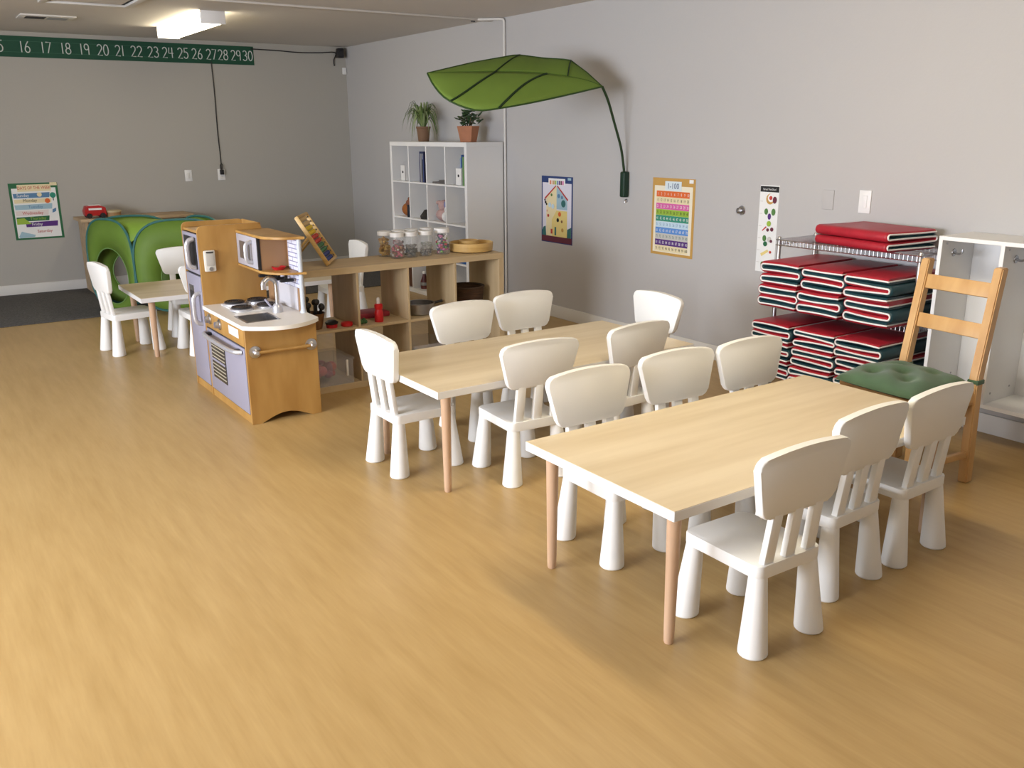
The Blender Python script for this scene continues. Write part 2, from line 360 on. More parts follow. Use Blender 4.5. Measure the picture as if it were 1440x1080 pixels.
# days of the week
t = thing('days_poster', 'days of the week poster with green border and coloured day strips', 'poster', (1.18, BY, .82))
B = Board((.962, BY, 1.098), BU, BN, t); w_, h_ = .44, .553
B.rect('sheet', 0, 0, w_, h_, PAL['forest'], .002, .002)
B.rect('field', .022, .05, w_-.022, h_-.018, PAL['white'], .003)
B.rect('title_panel', .075, .015, .375, .082, PAL['cream'], .004)
B.text('letters', 'DAYS OF THE WEEK', .225, .062, .032, PAL['red'], .0052, .74, 'CENTER')
B.rect('corner_tag', .37, 0, .435, .03, PAL['cream'], .0045)
rows = [('Sunday', 'steelblue', 'white', .03, .36, .095, .145, .06), ('Monday', 'cream', 'black', .03, .37, .152, .195, .11), ('Tuesday', 'paleblue', 'steelblue', .03, .37, .205, .258, .15),
        ('Wednesday', 'peach', 'red', .03, .33, .265, .318, .09), ('Thursday', 'forest', 'lime', .03, .33, .325, .372, .15), ('Friday', 'purple', 'white', .105, .40, .378, .430, .16), ('Saturday', 'white', 'red', .03, .41, .44, .50, .20)]
for nm, bg, fg, x0, x1, y0, y1, tx in rows:
    if bg != 'white': B.poly('day_strip', [(x0, y0+.006), (x1, y0), (x1-.008, y1), (x0+.004, y1)], PAL[bg] if bg != 'peach' else mat('ink_blush', (.74, .66, .62), .6), .004)
    B.text('letters', nm, tx, y1-.012, .030, PAL[fg], .0052, .95)
B.disc('tree_drawing', .385, .125, .028, PAL['green']); B.rect('tree_trunk', .381, .15, .389, .178, PAL['black'], .0045)
B.poly('hill_drawing', [(.03, .345), (.10, .34), (.16, .40), (.03, .40)], PAL['lime'], .0045)
B.disc('animal_drawing', .265, .115, .022, PAL['cream'], .005); B.disc('animal_drawing', .33, .178, .024, PAL['orange'], .005)
B.poly('rocket_drawing', [(.36, .30), (.365, .265), (.40, .25), (.395, .285)], PAL['steelblue'], .005)
B.poly('wave_drawing', [(.03, .52), (.06, .47), (.10, .485), (.18, .51), (.17, .53), (.04, .535)], PAL['paleblue'], .0045)
# house poster
t = thing('house_poster', 'blue bordered poster showing a cut-away yellow and blue house', 'poster', (WX, 6.09, .92))
B = Board((WX, 6.306, 1.197), RU, RN, t); w_, h_ = .43, .556
B.rect('sheet', 0, 0, w_, h_, PAL['navy'], .002, .002)
B.rect('field', .015, .055, w_-.015, .50, mat('ink_lilac', (.70, .68, .76), .6), .003)
B.rect('title_panel', .10, .018, .33, .072, PAL['white'], .004)
for k, c in enumerate(('orange', 'peach', 'gold', 'lime', 'steelblue', 'purple', 'maroon', 'pink')):
    B.rect('title_mark', .118+.025*k, .035, .135+.025*k, .068, PAL[c], .0048)
B.rect('corner_tag', .365, .008, .41, .028, PAL['paleblue'], .0045)
B.poly('house_wall', [(.07, .18), (.215, .075), (.215, .27), (.215, .50), (.07, .50)], PAL['cream'], .004)
B.poly('house_wall', [(.215, .075), (.36, .18), (.36, .27), (.215, .27)], PAL['paleblue'], .0042)
B.poly('house_wall', [(.215, .28), (.36, .28), (.36, .50), (.15, .50), (.15, .36)], PAL['yellow'], .0042)
B.poly('roof_edge', [(.045, .185), (.205, .072), (.205, .085), (.055, .195)], PAL['red'], .0055)
B.poly('roof_edge', [(.375, .185), (.225, .072), (.225, .085), (.365, .195)], PAL['red'], .0055)
for x, y, r, c in ((.06, .22, .012, 'black'), (.05, .20, .009, 'black'), (.075, .235, .010, 'black'), (.145, .155, .012, 'leaf'), (.245, .16, .018, 'steelblue'), (.29, .17, .014, 'steelblue'), (.31, .22, .03, 'teal'), (.12, .24, .02, 'sky'),
                   (.235, .36, .017, 'black'), (.29, .37, .012, 'brown'), (.10, .33, .013, 'red'), (.085, .29, .01, 'peach'), (.30, .44, .016, 'gold'), (.26, .31, .02, 'orange'), (.165, .25, .02, 'sky')):
    B.disc('picture_detail', x, y, r, PAL[c], .005)
B.rect('picture_detail', .135, .44, .16, .48, PAL['red'], .005); B.rect('picture_detail', .19, .42, .212, .49, PAL['teal'], .005)
B.poly('bush', [(.015, .46), (.03, .43), (.06, .42), (.07, .50), (.015, .50)], PAL['teal'], .0045); B.poly('bush', [(.36, .50), (.365, .43), (.415, .41), (.415, .50)], PAL['teal'], .0045)
B.rect('ground_band', .006, .50, w_-.006, .548, PAL['maroon'], .004)
# 1-100 chart
t = thing('number_chart', 'gold bordered one to hundred chart with coloured number rows', 'poster', (WX, 4.71, .95))
B = Board((WX, 4.928, 1.233), RU, RN, t); w_, h_ = .428, .553
B.rect('sheet', 0, 0, w_, h_, PAL['gold'], .002, .002)
B.rect('field', .022, .055, w_-.022, h_-.02, mat('ink_ivory', (.80, .74, .58), .6), .003)
B.rect('title_panel', .13, .022, .295, .088, mat('ink_ice', (.66, .75, .78), .6), .0042)
B.text('letters', '1-100', .212, .074, .042, PAL['navy'], .0052, .9, 'CENTER')
B.rect('corner_tag', .37, .005, .41, .03, PAL['white'], .0042)
rc = ['orange', 'cream', 'pink', 'lime', 'green', 'sky', 'blue', 'grey', 'purple', 'cream']
for r in range(10):
    y0 = .092+r*.0435
    st = B.rect('number_row', .045, y0, w_-.05, y0+.0425, PAL[rc[r]], .004)
    for k in range(10):
        B.text('letters', str(r*10+k+1), .064+k*.0335, y0+.031, .021, PAL['white' if rc[r] in ('orange', 'pink', 'green', 'blue', 'purple') else ('steelblue' if rc[r] == 'sky' else 'black' if rc[r] != 'grey' else 'teal')], .0052, .68, 'CENTER')
# fruit chart
t = thing('fruit_chart', 'tall narrow white chart of fruit and vegetables with black header', 'poster', (WX, 3.85, .95))
B = Board((WX, 3.927, 1.222), RU, RN, t); w_, h_ = .152, .552
B.rect('sheet', 0, 0, w_, h_, PAL['white'], .002, .002)
B.rect('header', .002, .006, w_-.002, .042, PAL['black'], .003)
B.text('letters', 'Harvest Week Board', w_/2, .031, .014, PAL['white'], .0045, .62, 'CENTER')
def fr(x, y, r, c, ry=None): B.disc('fruit_picture', x, y, r, PAL[c], .004, ry)
fr(.085, .085, .032, 'gold', .034); fr(.092, .078, .026, 'white'); fr(.09, .078, .013, 'red'); fr(.122, .09, .016, 'maroon', .022)
fr(.06, .165, .015, 'leaf', .02); fr(.118, .165, .016, 'leaf', .022); fr(.088, .195, .013, 'purple', .02)
fr(.088, .24, .017, 'lime', .018); fr(.115, .275, .013, 'maroon'); fr(.082, .28, .011, 'maroon')
B.poly('fruit_picture', [(.035, .285), (.065, .258), (.072, .264), (.04, .29)], PAL['red'], .004)
fr(.06, .335, .015, 'leaf', .02); fr(.10, .34, .016, 'grey', .018); fr(.07, .37, .016, 'forest'); fr(.115, .35, .01, 'maroon')
B.poly('fruit_picture', [(.035, .435), (.09, .405), (.10, .418), (.045, .452)], PAL['yellow'], .004); fr(.115, .42, .009, 'red')
fr(.06, .50, .016, 'leaf'); fr(.10, .50, .018, 'orange')
for k in range(6): B.rect('season_mark', .006, .10+k*.078, .028, .103+k*.078, PAL['grey'], .0032)
# number banner
t = thing('number_banner', 'long dark green banner with white handwritten numbers along the far wall', 'banner', (2.3, BY, 2.37))
BX0 = -.55
B = Board((BX0, BY, 2.470), BU, BN, t)
B.rect('sheet', 0, 0, 3.532-BX0, .192, board_green, .004, .004)
for yy in (.045, .145): B.rect('guide_line', .01, yy, 3.53-BX0-.01, yy+.003, mat('faded_line', (.05, .14, .09), .8), .0048)
def arc(cx, cy, rx, ry, a0, a1, n=10): return [(cx+rx*math.cos(math.radians(a0+(a1-a0)*k/n)), cy+ry*math.sin(math.radians(a0+(a1-a0)*k/n))) for k in range(n+1)]
DIG = {'0': [arc(.3, .5, .28, .5, 90, 450, 18)], '1': [[(.15, 1), (.15, 0)]], '2': [arc(.3, .72, .27, .28, 160, -30)+[(.05, 0), (.6, 0)]],
  '3': [arc(.27, .76, .25, .24, 150, -90)+arc(.27, .26, .29, .26, 90, -150)], '4': [[(.12, 1), (.05, .45), (.62, .45)], [(.48, 1), (.48, 0)]],
  '5': [[(.55, 1), (.12, 1), (.1, .58)]+arc(.27, .32, .29, .32, 110, -150)], '6': [[(.45, 1), (.2, .7)]+arc(.31, .27, .26, .27, 160, 520, 16)],
  '7': [[(.03, 1), (.58, 1), (.2, 0)]], '8': [arc(.3, .76, .22, .24, 270, 630, 14)+arc(.3, .26, .28, .26, 90, -270, 14)[1:]],
  '9': [arc(.28, .72, .25, .27, 0, 360, 14)+[(.53, .72), (.5, 0)]]}
NX = {15: 1.06, 16: 1.29, 17: 1.475, 18: 1.65, 19: 1.82, 20: 1.99, 21: 2.16, 22: 2.31, 23: 2.475, 24: 2.62, 25: 2.775, 26: 2.92, 27: 3.07, 28: 3.195, 29: 3.335, 30: 3.465}
for n_ in range(8, 15): NX[n_] = 1.06-(15-n_)*.21
for n_, xc in NX.items():
    b = MB(); sc = .100; adv = .060; s_ = str(n_); x = xc-BX0-(adv*len(s_)-.012)/2
    if s_[0] == '1' and len(s_) == 2: x += .012
    for ch in s_:
        for st in DIG[ch]: b.tube([B.fn(x+px*.078, .147-py*sc, .0052) for px, py in st], .0052, 5)
        x += adv if ch != '1' else adv*.66
    part('number', b, chalk, t)

# ------------------------------------------------------------------ furniture: child chairs
def back_y(z): return -.158-.09*(z-.3)
def make_chair():
    t = link('child_chair', None)
    b = MB(); b.prism(round_poly([(-.144, -.176), (.144, -.176), (.144, .150), (-.144, .150)], .026, 6), XYZ, .258, .300, .005, 2); part('seat', b, plastic, t, False)
    lo = round_poly([(-.158, .460), (-.2085, .656), (.2085, .656), (.158, .460)], [.034, 0, 0, .034], 6)
    lo = [q for q in lo if q[1] < .6]; bl = [q for q in lo if q[0] < 0]; br = [q for q in lo if q[0] > 0]
    up_ = round_poly([(-.194, .595), (-.2085, .656), (0, .656)], [0, .033, 0], 6)[1:-1]
    def lift(u, v): return v+.019*(1-(u/.21)**2)*max(0, min(1, (v-.61)/.04))
    topl = [(u, v) for u, v in up_]+[(-.165+.33*k/10, .656) for k in range(1, 10)]+[(-u, v) for u, v in up_[::-1]]
    pts = bl+[(u, lift(u, v)) for u, v in topl]+br
    def fn(u, v, w): return (u, back_y(v)+w-.09*(.045-u*u), v)
    b = MB(); b.prism(pts[::-1], fn, -.014, .014, .006, 2); part('backrest', b, plastic, t, False, 50)
    for k in (-1, 0, 1):
        b = MB(); b.bar((k*.096, back_y(.285)+.001, .285), (k*.092, back_y(.472)-.005, .472), .046, .024, (0, 1, 0), .006); part('slat', b, plastic, t, False)
    for sx in (-1, 1):
        for sy in (-1, 1):
            b = MB(); T = Vector((sx*.115, -.013+sy*.134, .262)); F = Vector((sx*.132, -.013+sy*.149, 0))
            P = [F+(T-F)*k for k in (0, .02, .045, .5, 1)]; P = [Vector((p.x, p.y, p.z)) for p in P]
            R = [.042, .0465, .0465, .0375, .0285]
            b.rings([[(P[i].x+R[i]*math.cos(2*pi*k/20), P[i].y+R[i]*math.sin(2*pi*k/20), P[i].z) for k in range(20)] for i in range(5)])
            part('leg', b, plastic, t, False)
    return t
chairs = [
 (2.115, 1.750, -1, 'white child chair at the free corner of the large table, back to open floor', 'A'),
 (2.584, 1.850, 2, 'white child chair, middle one of three between free corner and pine chair', 'A'),
 (3.003, 1.855, 1, 'white child chair nearest the pine chair with its back to the open floor', 'A'),
 (2.138, 2.419, 179, 'white child chair facing the open floor at the free end of the large table', 'A'),
 (2.620, 2.432, 177, 'white child chair in the middle of the row between the two tables', 'A'),
 (3.040, 2.399, 179, 'white child chair closest to the red mat stacks, tucked under the large table', 'A'),
 (2.288, 3.302, -4, 'white child chair backing onto the large table, near the second table corner leg', 'B'),
 (2.866, 3.315, 3, 'white child chair backing onto the large table, toward the wall end', 'B'),
 (2.473, 3.909, 181, 'white child chair facing the room with its back against the oak cube shelf', 'B'),
 (2.920, 3.978, 179, 'white child chair facing the room beside the open end of the oak shelf', 'B'),
 (1.934, 3.677, -90, 'white child chair at the second table end toward the toy kitchen', 'B'),
 (3.337, 3.690, 88, 'white child chair at the second table end toward the right wall charts', 'B'),
 (1.335, 7.0, -82, 'white child chair at the far small table, in front of the green tent', 'C'),
 (1.865, 7.37, 172, 'white child chair between the far small table and the green tent', 'C'),
 (1.785, 6.70, 2, 'white child chair between the far small table and the toy fridge', 'C'),
 (3.043, 7.075, 86, 'white child chair behind the oak shelf, back toward the tall white shelf', 'C')]
labs = {'A': 'child chairs around the large table', 'B': 'child chairs around the second table', 'C': 'child chairs around the far table'}
proto = make_chair()
for i, (x, y, a, lb, g) in enumerate(chairs):
    o = proto if i == 0 else copy_tree(proto)
    o.location = (x, y, 0); o.rotation_euler = (0, 0, math.radians(a)); tag(o, lb, 'chair', labs[g])
# ------------------------------------------------------------------ tables
def make_table(x0, x1, y0, y1, h, label, group='oak-topped play tables'):
    t = thing('play_table', label, 'table', ((x0+x1)/2, (y0+y1)/2, 0), group=group)
    b = MB(); b.box(x0, x1, y0, y1, h-.034, h-.0012, .0015, 1); part('edge_band', b, lam_white, t)
    b = MB(); b.box(x0+.0012, x1-.0012, y0+.0012, y1-.0012, h-.004, h); part('tabletop', b, oak_top, t)
    for x in (x0+.087, x1-.05):
        for y in (y0+.085, y1-.045):
            b = MB(); b.lathe([(.014, 0), (.0165, .006), (.0175, .05), (.0235, h-.034)], (x, y, 0), 20); part('leg', b, beech, t)
            b = MB(); b.box(x-.04, x+.04, y-.04, y+.04, h-.038, h-.034); part('leg_plate', b, steel, t)
    return t
make_table(1.725, 3.262, 1.70, 2.448, .502, 'large oak-topped children table with white edges beside the pine chair')
make_table(1.778, 3.300, 3.169, 3.905, .502, 'second oak-topped children table with white edges before the oak cube shelf')
make_table(1.33, 2.84, 6.572, 7.31, .448, 'small far oak-topped children table behind the toy kitchen')

# ------------------------------------------------------------------ low oak cube shelf
def cube_shelf(name, label, x0, x1, y0, y1, H, cols, rows, along, mh, mv, of=.04):
    t = thing(name, label, 'shelf', ((x0+x1)/2, (y0+y1)/2, 0))
    inn = .016
    def bx(nm, a0, a1, z0, z1, mt, ins=0):
        b = MB()
        if along == 'x': b.box(a0, a1, y0+ins, y1-ins, z0, z1, .0015, 1)
        else: b.box(x0+ins, x1-ins, a0, a1, z0, z1, .0015, 1)
        return part(nm, b, mt, t)
    A0, A1 = (x0, x1) if along == 'x' else (y0, y1)
    bx('top_panel', A0, A1, H-of, H, mh); bx('bottom_panel', A0, A1, 0, of, mh)
    bx('side_panel', A0, A0+of, of, H-of, mv); bx('side_panel', A1-of, A1, of, H-of, mv)
    cw = (A1-A0-2*of-inn*(cols-1))/cols; rh = (H-2*of-inn*(rows-1))/rows
    for r in range(1, rows): z = of+r*rh+(r-1)*inn; bx('shelf_board', A0+of, A1-of, z, z+inn, mh, .002)
    for c in range(1, cols):
        a = A0+of+c*cw+(c-1)*inn
        for r in range(rows):
            z = of+r*(rh+inn); bx('divider', a, a+inn, z, z+rh, mv, .002)
    return t, cw, rh
KX0, KX1, KY0, KY1 = 1.909, 3.379, 5.047, 5.437
low, lcw, lrh = cube_shelf('cube_shelf', 'low open-backed oak cube shelf with eight cells behind the toy kitchen', KX0, KX1, KY0, KY1, .77, 4, 2, 'x', oak_kx, oak_kz)
tall, tcw, trh = cube_shelf('cube_shelf', 'tall white cube shelf with sixteen cells against the right wall', 4.215, 4.605, 6.87, 8.34, 1.47, 4, 4, 'y', lam_white, lam_white)
TZ = [.04+r*(trh+.016) for r in range(4)]                     # cell floors of the tall shelf
TY = [6.87+.04+c*(tcw+.016) for c in range(4)]                # cell starts, c=0 nearest to the camera
LZ1 = .04+lrh+.016
LXc = [KX0+.04+c*(lcw+.016) for c in range(4)]

# ------------------------------------------------------------------ toy kitchen
K0, K1, KE, KB, KT, KH, TH = 1.456, 1.866, 4.70, 5.78, 5.43, .56, 1.035
kit = thing('toy_kitchen', 'wooden toy kitchen with silver-grey oven and fridge doors', 'toy kitchen', (1.66, 5.24, 0))
KP = lambda nm, b, mt, par=None, ang=35: part(nm, b, mt, par or kit, True, ang)
arch = [(K0, 0), (K0+.05, 0)]+[(K0+.06+.29*k/10, .045*math.sin(pi*k/10)) for k in range(11)]+[(K1-.045, 0), (K1, 0), (K1, KH-.018), (K0, KH-.018)]
b = MB(); b.prism(arch, lambda u, v, w: (u, w, v), KE, KE+.016, .002, 1); KP('end_panel', b, kit_wood)
pan = round_poly([(K0, 0), (K1-.02, 0), (K1-.02, TH), (K0, TH)], [0, 0, .03, .03])
for ya in (KT, KB-.016):
    b = MB(); b.prism(pan, lambda u, v, w: (u, w, v), ya, ya+.016, .002, 1); KP('tower_side', b, kit_wood)
b = MB(); b.box(K0+.01, K1-.02, KT+.016, KB-.016, TH-.045, TH-.030); KP('tower_top', b, kit_wood)
b = MB(); b.box(K1-.032, K1-.02, KT+.016, KB-.016, .05, TH-.001); KP('tower_back', b, kit_wood)
b = MB(); b.box(K0+.006, K0+.018, KE+.016, KB-.016, 0, .046); KP('kick_board', b, kit_wood)
b = MB(); b.box(K1-.03, K1-.018, KE+.016, KT, .05, KH-.02); KP('base_back', b, kit_wood)
b = MB(); b.box(K0+.02, K1-.03, KE+.02, KB-.02, .046, .058); KP('base_floor', b, kit_wood)
b = MB(); b.box(K0+.012, K0+.020, KT+.018, KB-.018, .05, TH-.05); KP('door_recess', b, dark)
b = MB(); b.box(K0+.012, K0+.020, KE+.018, KT-.002, .05, KH-.02); KP('door_recess', b, dark)
# doors
fz = MB(); fz.box(K0-.002, K0+.012, KT+.022, KB-.022, .745, .985, .003); fz = KP('freezer_door', fz, silver)
b = MB(); b.box(K0-.006, K0-.001, KT+.04, KB-.06, .775, .965, .01); KP('dark_inset', b, black, fz)
def handle(p, q, out, par, r=.011, mt=pale_silver):
    p, q = Vector(p), Vector(q); o = Vector(out); d = (q-p)
    b = MB(); b.tube(spline([p, p+o*.7+d*.05, p+o+d*.2, p+o*1.05+d*.5, p+o+d*.8, q+o*.7-d*.05, q], 5), r, 10); return KP('handle', b, mt, par)
handle((K0-.004, KT+.075, .955), (K0-.004, KT+.075, .785), (-.042, 0, 0), fz, .015)
fd = MB(); fd.box(K0-.002, K0+.012, KT+.022, KB-.022, .055, .732, .003); fd = KP('fridge_door', fd, silver)
b = MB(); b.box(K0-.005, K0-.001, KB-.17, KB-.07, .57, .66, .004); KP('water_dispenser', b, steel, fd)
b = MB(); b.box(K0-.007, K0-.004, KB-.155, KB-.085, .575, .625, .002); KP('dispenser_recess', b, dark, fd)
handle((K0-.002, KT+.06, .63), (K0-.002, KT+.06, .44), (-.042, 0, 0), fd, .013)
ov = MB(); ov.box(K0-.002, K0+.012, KE+.022, KT-.012, .055, .43, .003); ov = KP('oven_door', ov, silver)
wy0, wy1 = 5.085, 5.35
b = MB(); b.box(K0-.005, K0-.001, wy0, wy1, .14, .365, .004); KP('oven_window', b, mat('oven_window_dark', (.05, .045, .04), .25), ov)
for k in range(9):
    b = MB(); z = .16+k*.0225; b.box(K0-.008, K0-.004, wy0+.01, wy1-.01, z, z+(.012 if k == 4 else .006)); KP('rack_bar', b, mat('oven_rack', (.42, .38, .28), .4) if k != 4 else silver, ov)
handle((K0-.002, KE+.06, .405), (K0-.002, KT-.03, .405), (-.045, 0, 0), ov, .013)
for y in (KE+.10, KT-.09):
    b = MB(); b.box(K0-.03, K0, y-.02, y+.02, .40, .416, .002); KP('handle_bracket', b, black, ov)
cp = MB(); cp.box(K0-.001, K0+.014, KE+.018, KT-.004, .44, KH-.02, .002); cp = KP('control_panel', cp, kit_wood)
for y in (5.33, 5.135):
    b = MB(); b.tube([(K0, y, .497), (K0-.008, y, .497), (K0-.010, y, .497), (K0-.03, y, .497), (K0-.034, y, .497)], [.033, .033, .021, .019, .012], 18); kn = KP('knob', b, chrome, cp)
    b = MB(); b.box(K0-.036, K0-.033, y-.003, y+.003, .482, .513); KP('knob_mark', b, silver, kn)
b = MB(); b.box(K0-.004, K0, 4.80, 4.97, .475, .525, .002); KP('clock_plate', b, lam_white, cp)
# counter with sink cut-out
sx0, sx1, sy0, sy1 = 1.50, 1.68, 4.765, 4.975
end = [(K0-.012+.0, KE-.01)]+[(K0-.012+(K1+.024-K0)*k/12, KE-.01-.115*math.sin(pi*k/12)**.8) for k in range(1, 12)]+[(K1+.012, KE-.01)]
b = MB(); ct = [(x, y) for x, y in end]
b.prism(ct+[(K1+.012, sy0), (K0-.012, sy0)], XYZ, KH-.018, KH+.004)
b.box(K0-.012, sx0, sy0, KT-.001, KH-.018, KH+.004); b.box(sx1, K1+.012, sy0, KT-.001, KH-.018, KH+.004); b.box(sx0, sx1, sy1, KT-.001, KH-.018, KH+.004)
counter = KP('countertop', b, mat('cream_counter', (.83, .80, .74), .35))
b = MB(); zt = KH+.0055
for q in ((sx0-.008, sx1+.008, sy0-.008, sy0+.006), (sx0-.008, sx1+.008, sy1-.006, sy1+.008), (sx0-.008, sx0+.006, sy0, sy1), (sx1-.006, sx1+.008, sy0, sy1)): b.box(*q, KH-.01, zt)
b.box(sx0, sx1, sy0, sy1, KH-.06, KH-.055); b.box(sx0, sx0+.003, sy0, sy1, KH-.055, KH); b.box(sx1-.003, sx1, sy0, sy1, KH-.055, KH); b.box(sx0, sx1, sy0, sy0+.003, KH-.055, KH); b.box(sx0, sx1, sy1-.003, sy1, KH-.055, KH)
KP('sink', b, steel, counter)
fa = MB(); fa.lathe([(.030, 0), (.030, .03), (.022, .045), (.018, .05)], (1.745, 4.965, KH+.004), 16); fa = KP('faucet_base', fa, pale_silver, counter)
b = MB(); fx, fy = 1.75, 4.975
b.tube(spline([(fx, fy, KH+.04), (fx, fy, KH+.13), (fx-.005, fy, KH+.18), (fx-.04, fy-.01, KH+.205), (fx-.08, fy-.02, KH+.185), (fx-.085, fy-.022, KH+.145)], 6), .0145, 12); KP('faucet_spout', b, chrome, counter)
b = MB(); b.tube([(fx-.03, fy+.02, KH+.03), (fx-.055, fy+.05, KH+.075)], .007, 8); KP('faucet_lever', b, silver, counter)
b = MB(); b.box(1.54, 1.80, 5.06, 5.38, KH+.004, KH+.012, .003); KP('hob_plate', b, mat('pale_hob', (.70, .69, .67), .3), counter)
for x, y in ((1.605, 5.315), (1.585, 5.12), (1.745, 5.32), (1.74, 5.13)):
    b = MB(); b.lathe([(.068, 0), (.068, .010), (.060, .013)], (x, y, KH+.010), 24); bu = KP('burner', b, pale_silver, counter)
    b = MB()
    for rr in (.054, .040, .026, .012): b.tube([(x+rr*math.cos(2*pi*k/24), y+rr*math.sin(2*pi*k/24), KH+.027) for k in range(24)], .006, 6, True)
    b.lathe([(.056, 0), (.056, .003)], (x, y, KH+.022), 24)
    KP('burner_coil', b, black, bu)
# upper shelf with microwave
ub = [(1.685, KT), (1.685, 5.05)]+[(1.685+.165*(1-math.cos(k*pi/16)), 5.05-.20*math.sin(k*pi/16)) for k in range(1, 9)]+[(K1+.02, 4.835), (K1+.02, KT)]
for z0, z1 in ((.985, 1.0), (.786, .799)):
    b = MB(); b.prism(ub, XYZ, z0, z1, .002, 1); KP('upper_shelf', b, kit_wood)
mw = MB(); mw.box(1.685, 1.697, 5.065, KT-.002, .802, .983, .003); mw = KP('microwave_door', mw, mat('microwave_silver', (.42, .41, .45), .35))
b = MB(); b.box(1.681, 1.686, 5.19, KT-.06, .84, .945, .006); KP('microwave_window', b, mat('microwave_window_grey', (.10, .09, .085), .3), mw)
handle((1.684, 5.155, .955), (1.684, 5.155, .835), (-.035, 0, 0), mw, .012)
b = MB(); b.box(1.70, K1, 5.052, 5.066, .799, .985); KP('microwave_side', b, mat('splash_brown_wood', (.33, .19, .095), .5))
b = MB(); b.box(1.684, 1.70, 5.050, 5.066, .799, .985); KP('microwave_edge', b, black)
b = MB(); b.box(K1-.006, K1+.006, 4.855, KT, KH+.004, .986); bp_ = KP('splash_panel', b, mat('splash_brown_wood', (.33, .19, .095), .5, var=.25, scale=(12, 12, 2)))
def brick_mat():
    M = bpy.data.materials.new('printed_brick'); M.use_nodes = True; nt = M.node_tree; tb = nt.nodes.new('ShaderNodeTexBrick'); tc = nt.nodes.new('ShaderNodeTexCoord'); mp = nt.nodes.new('ShaderNodeMapping')
    mp.inputs['Rotation'].default_value = (0, pi/2, pi/2)
    tb.inputs['Color1'].default_value = (.74, .75, .86, 1); tb.inputs['Color2'].default_value = (.66, .67, .82, 1); tb.inputs['Mortar'].default_value = (.24, .24, .36, 1)
    tb.inputs['Scale'].default_value = 10; tb.inputs['Brick Width'].default_value = 1.1; tb.inputs['Mortar Size'].default_value = .03
    cmb = nt.nodes.new('ShaderNodeCombineXYZ'); sp = nt.nodes.new('ShaderNodeSeparateXYZ')
    nt.links.new(tc.outputs['Object'], sp.inputs[0]); nt.links.new(sp.outputs[1], cmb.inputs[0]); nt.links.new(sp.outputs[2], cmb.inputs[1]); nt.links.new(cmb.outputs[0], tb.inputs['Vector'])
    nt.links.new(tb.outputs['Color'], nt.nodes['Principled BSDF'].inputs['Base Color']); nt.nodes['Principled BSDF'].inputs['Roughness'].default_value = .5
    return M
bm_ = brick_mat()
b = MB(); b.box(K1-.010, K1-.006, 4.858, 5.03, .80, .984); KP('brick_print', b, bm_, bp_)
b = MB(); b.box(K1-.010, K1-.006, 4.858, 5.33, .70, .785); KP('brick_print', b, bm_, bp_)
b = MB(); b.box(K1-.010, K1-.006, 4.93, 5.30, KH+.006, .70); KP('white_tile_print', b, mat('splash_white', (.62, .60, .62), .4), bp_)
for k in range(4):
    y = 5.19-k*.085; xh = 1.735+.012*k; b = MB(); b.box(xh-.01, xh+.07, y-.013, y+.013, .738, .756, .004); b.box(xh+.02, xh+.035, y-.006, y+.006, .756, .787); KP('utensil_hook', b, black)
b = MB(); b.cyl((K1-.006, 4.862, KH+.004), (K1-.006, 4.862, .986), .0135, n=14); b.lathe([(.02, 0), (.014, .02)], (K1-.006, 4.862, KH+.004), 14); KP('corner_post', b, mat('pale_blue_post', (.52, .56, .62), .35))
b = MB(); b.cyl((1.50, KE-.03, .412), (1.835, KE-.03, .412), .0095, n=12); rail = KP('towel_rail', b, kit_wood)
for x in (1.505, 1.828):
    b = MB(); b.tube([(x, KE, .412), (x, KE-.006, .412), (x, KE-.009, .412), (x, KE-.035, .412), (x, KE-.042, .412)], [.034, .033, .017, .017, .010], 18); KP('rail_mount', b, chrome, rail)
b = MB(); b.box(1.478, 1.545, KT-.022, KT, .765, .892, .008); ph = KP('toy_phone', b, mat('phone_white', (.70, .67, .60), .4))
b = MB(); b.box(1.487, 1.536, KT-.026, KT-.020, .80, .875, .003); KP('phone_keypad', b, mat('phone_grey', (.48, .46, .42), .5), ph)
b = MB(); b.cyl((1.513, KT-.021, .782), (1.513, KT-.027, .782), .012); KP('phone_button', b, steel, ph)
b = MB(); b.box(1.49, 1.533, KT-.027, KT-.021, .877, .885); KP('phone_slot', b, dark, ph)
b = MB(); b.lathe([(.0, 0), (.03, 0), (.042, .018), (.04, .018), (.03, .004), (0, .003)], (1.79, 5.02, .80), 18, False, False)
solo('toy_bowl', b, mat('red_toy', (.45, .015, .02), .4), 'small dark red toy dish on the upper shelf of the toy kitchen', 'dish', (1.79, 5.02, .80))

# ------------------------------------------------------------------ abacus
ab = thing('abacus', 'wooden abacus with rows of coloured beads leaning on its stand', 'abacus', (2.2, 5.3, .77))
P1, P2 = Vector((2.151, 5.152, .779)), Vector((2.315, 5.415, .779)); L = Vector((-.147, .10, .29)); wd = (P2-P1).normalized()
nrm = wd.cross(L).normalized()
for p in (P1, P2):
    b = MB(); b.bar(p, p+L, .013, .026, nrm, .003); part('side_rail', b, bamboo, ab)
b = MB(); b.bar(P1+L*.985, P2+L*.985, .018, .022, nrm, .003); b.bar(P1+L*.03, P2+L*.03, .018, .022, nrm, .003); part('cross_bar', b, bamboo, ab)
bead_cols = ['natural', 'natural', 'yellow', 'yellow', 'red', 'red', 'green', 'green', 'blue', 'blue']
bmats = dict(natural=mat('bead_wood', (.55, .40, .20), .5), yellow=mat('bead_yellow', (.70, .50, .03), .4), red=mat('bead_red', (.50, .05, .03), .4), green=mat('bead_green', (.06, .17, .07), .4), blue=mat('bead_blue', (.03, .045, .19), .4))
bead_me = {}
for k_, mm in bmats.items(): bb = MB(); bb.ball((0, 0, 0), .0142, n=8); bead_me[k_] = bb.mesh('bead', mm)
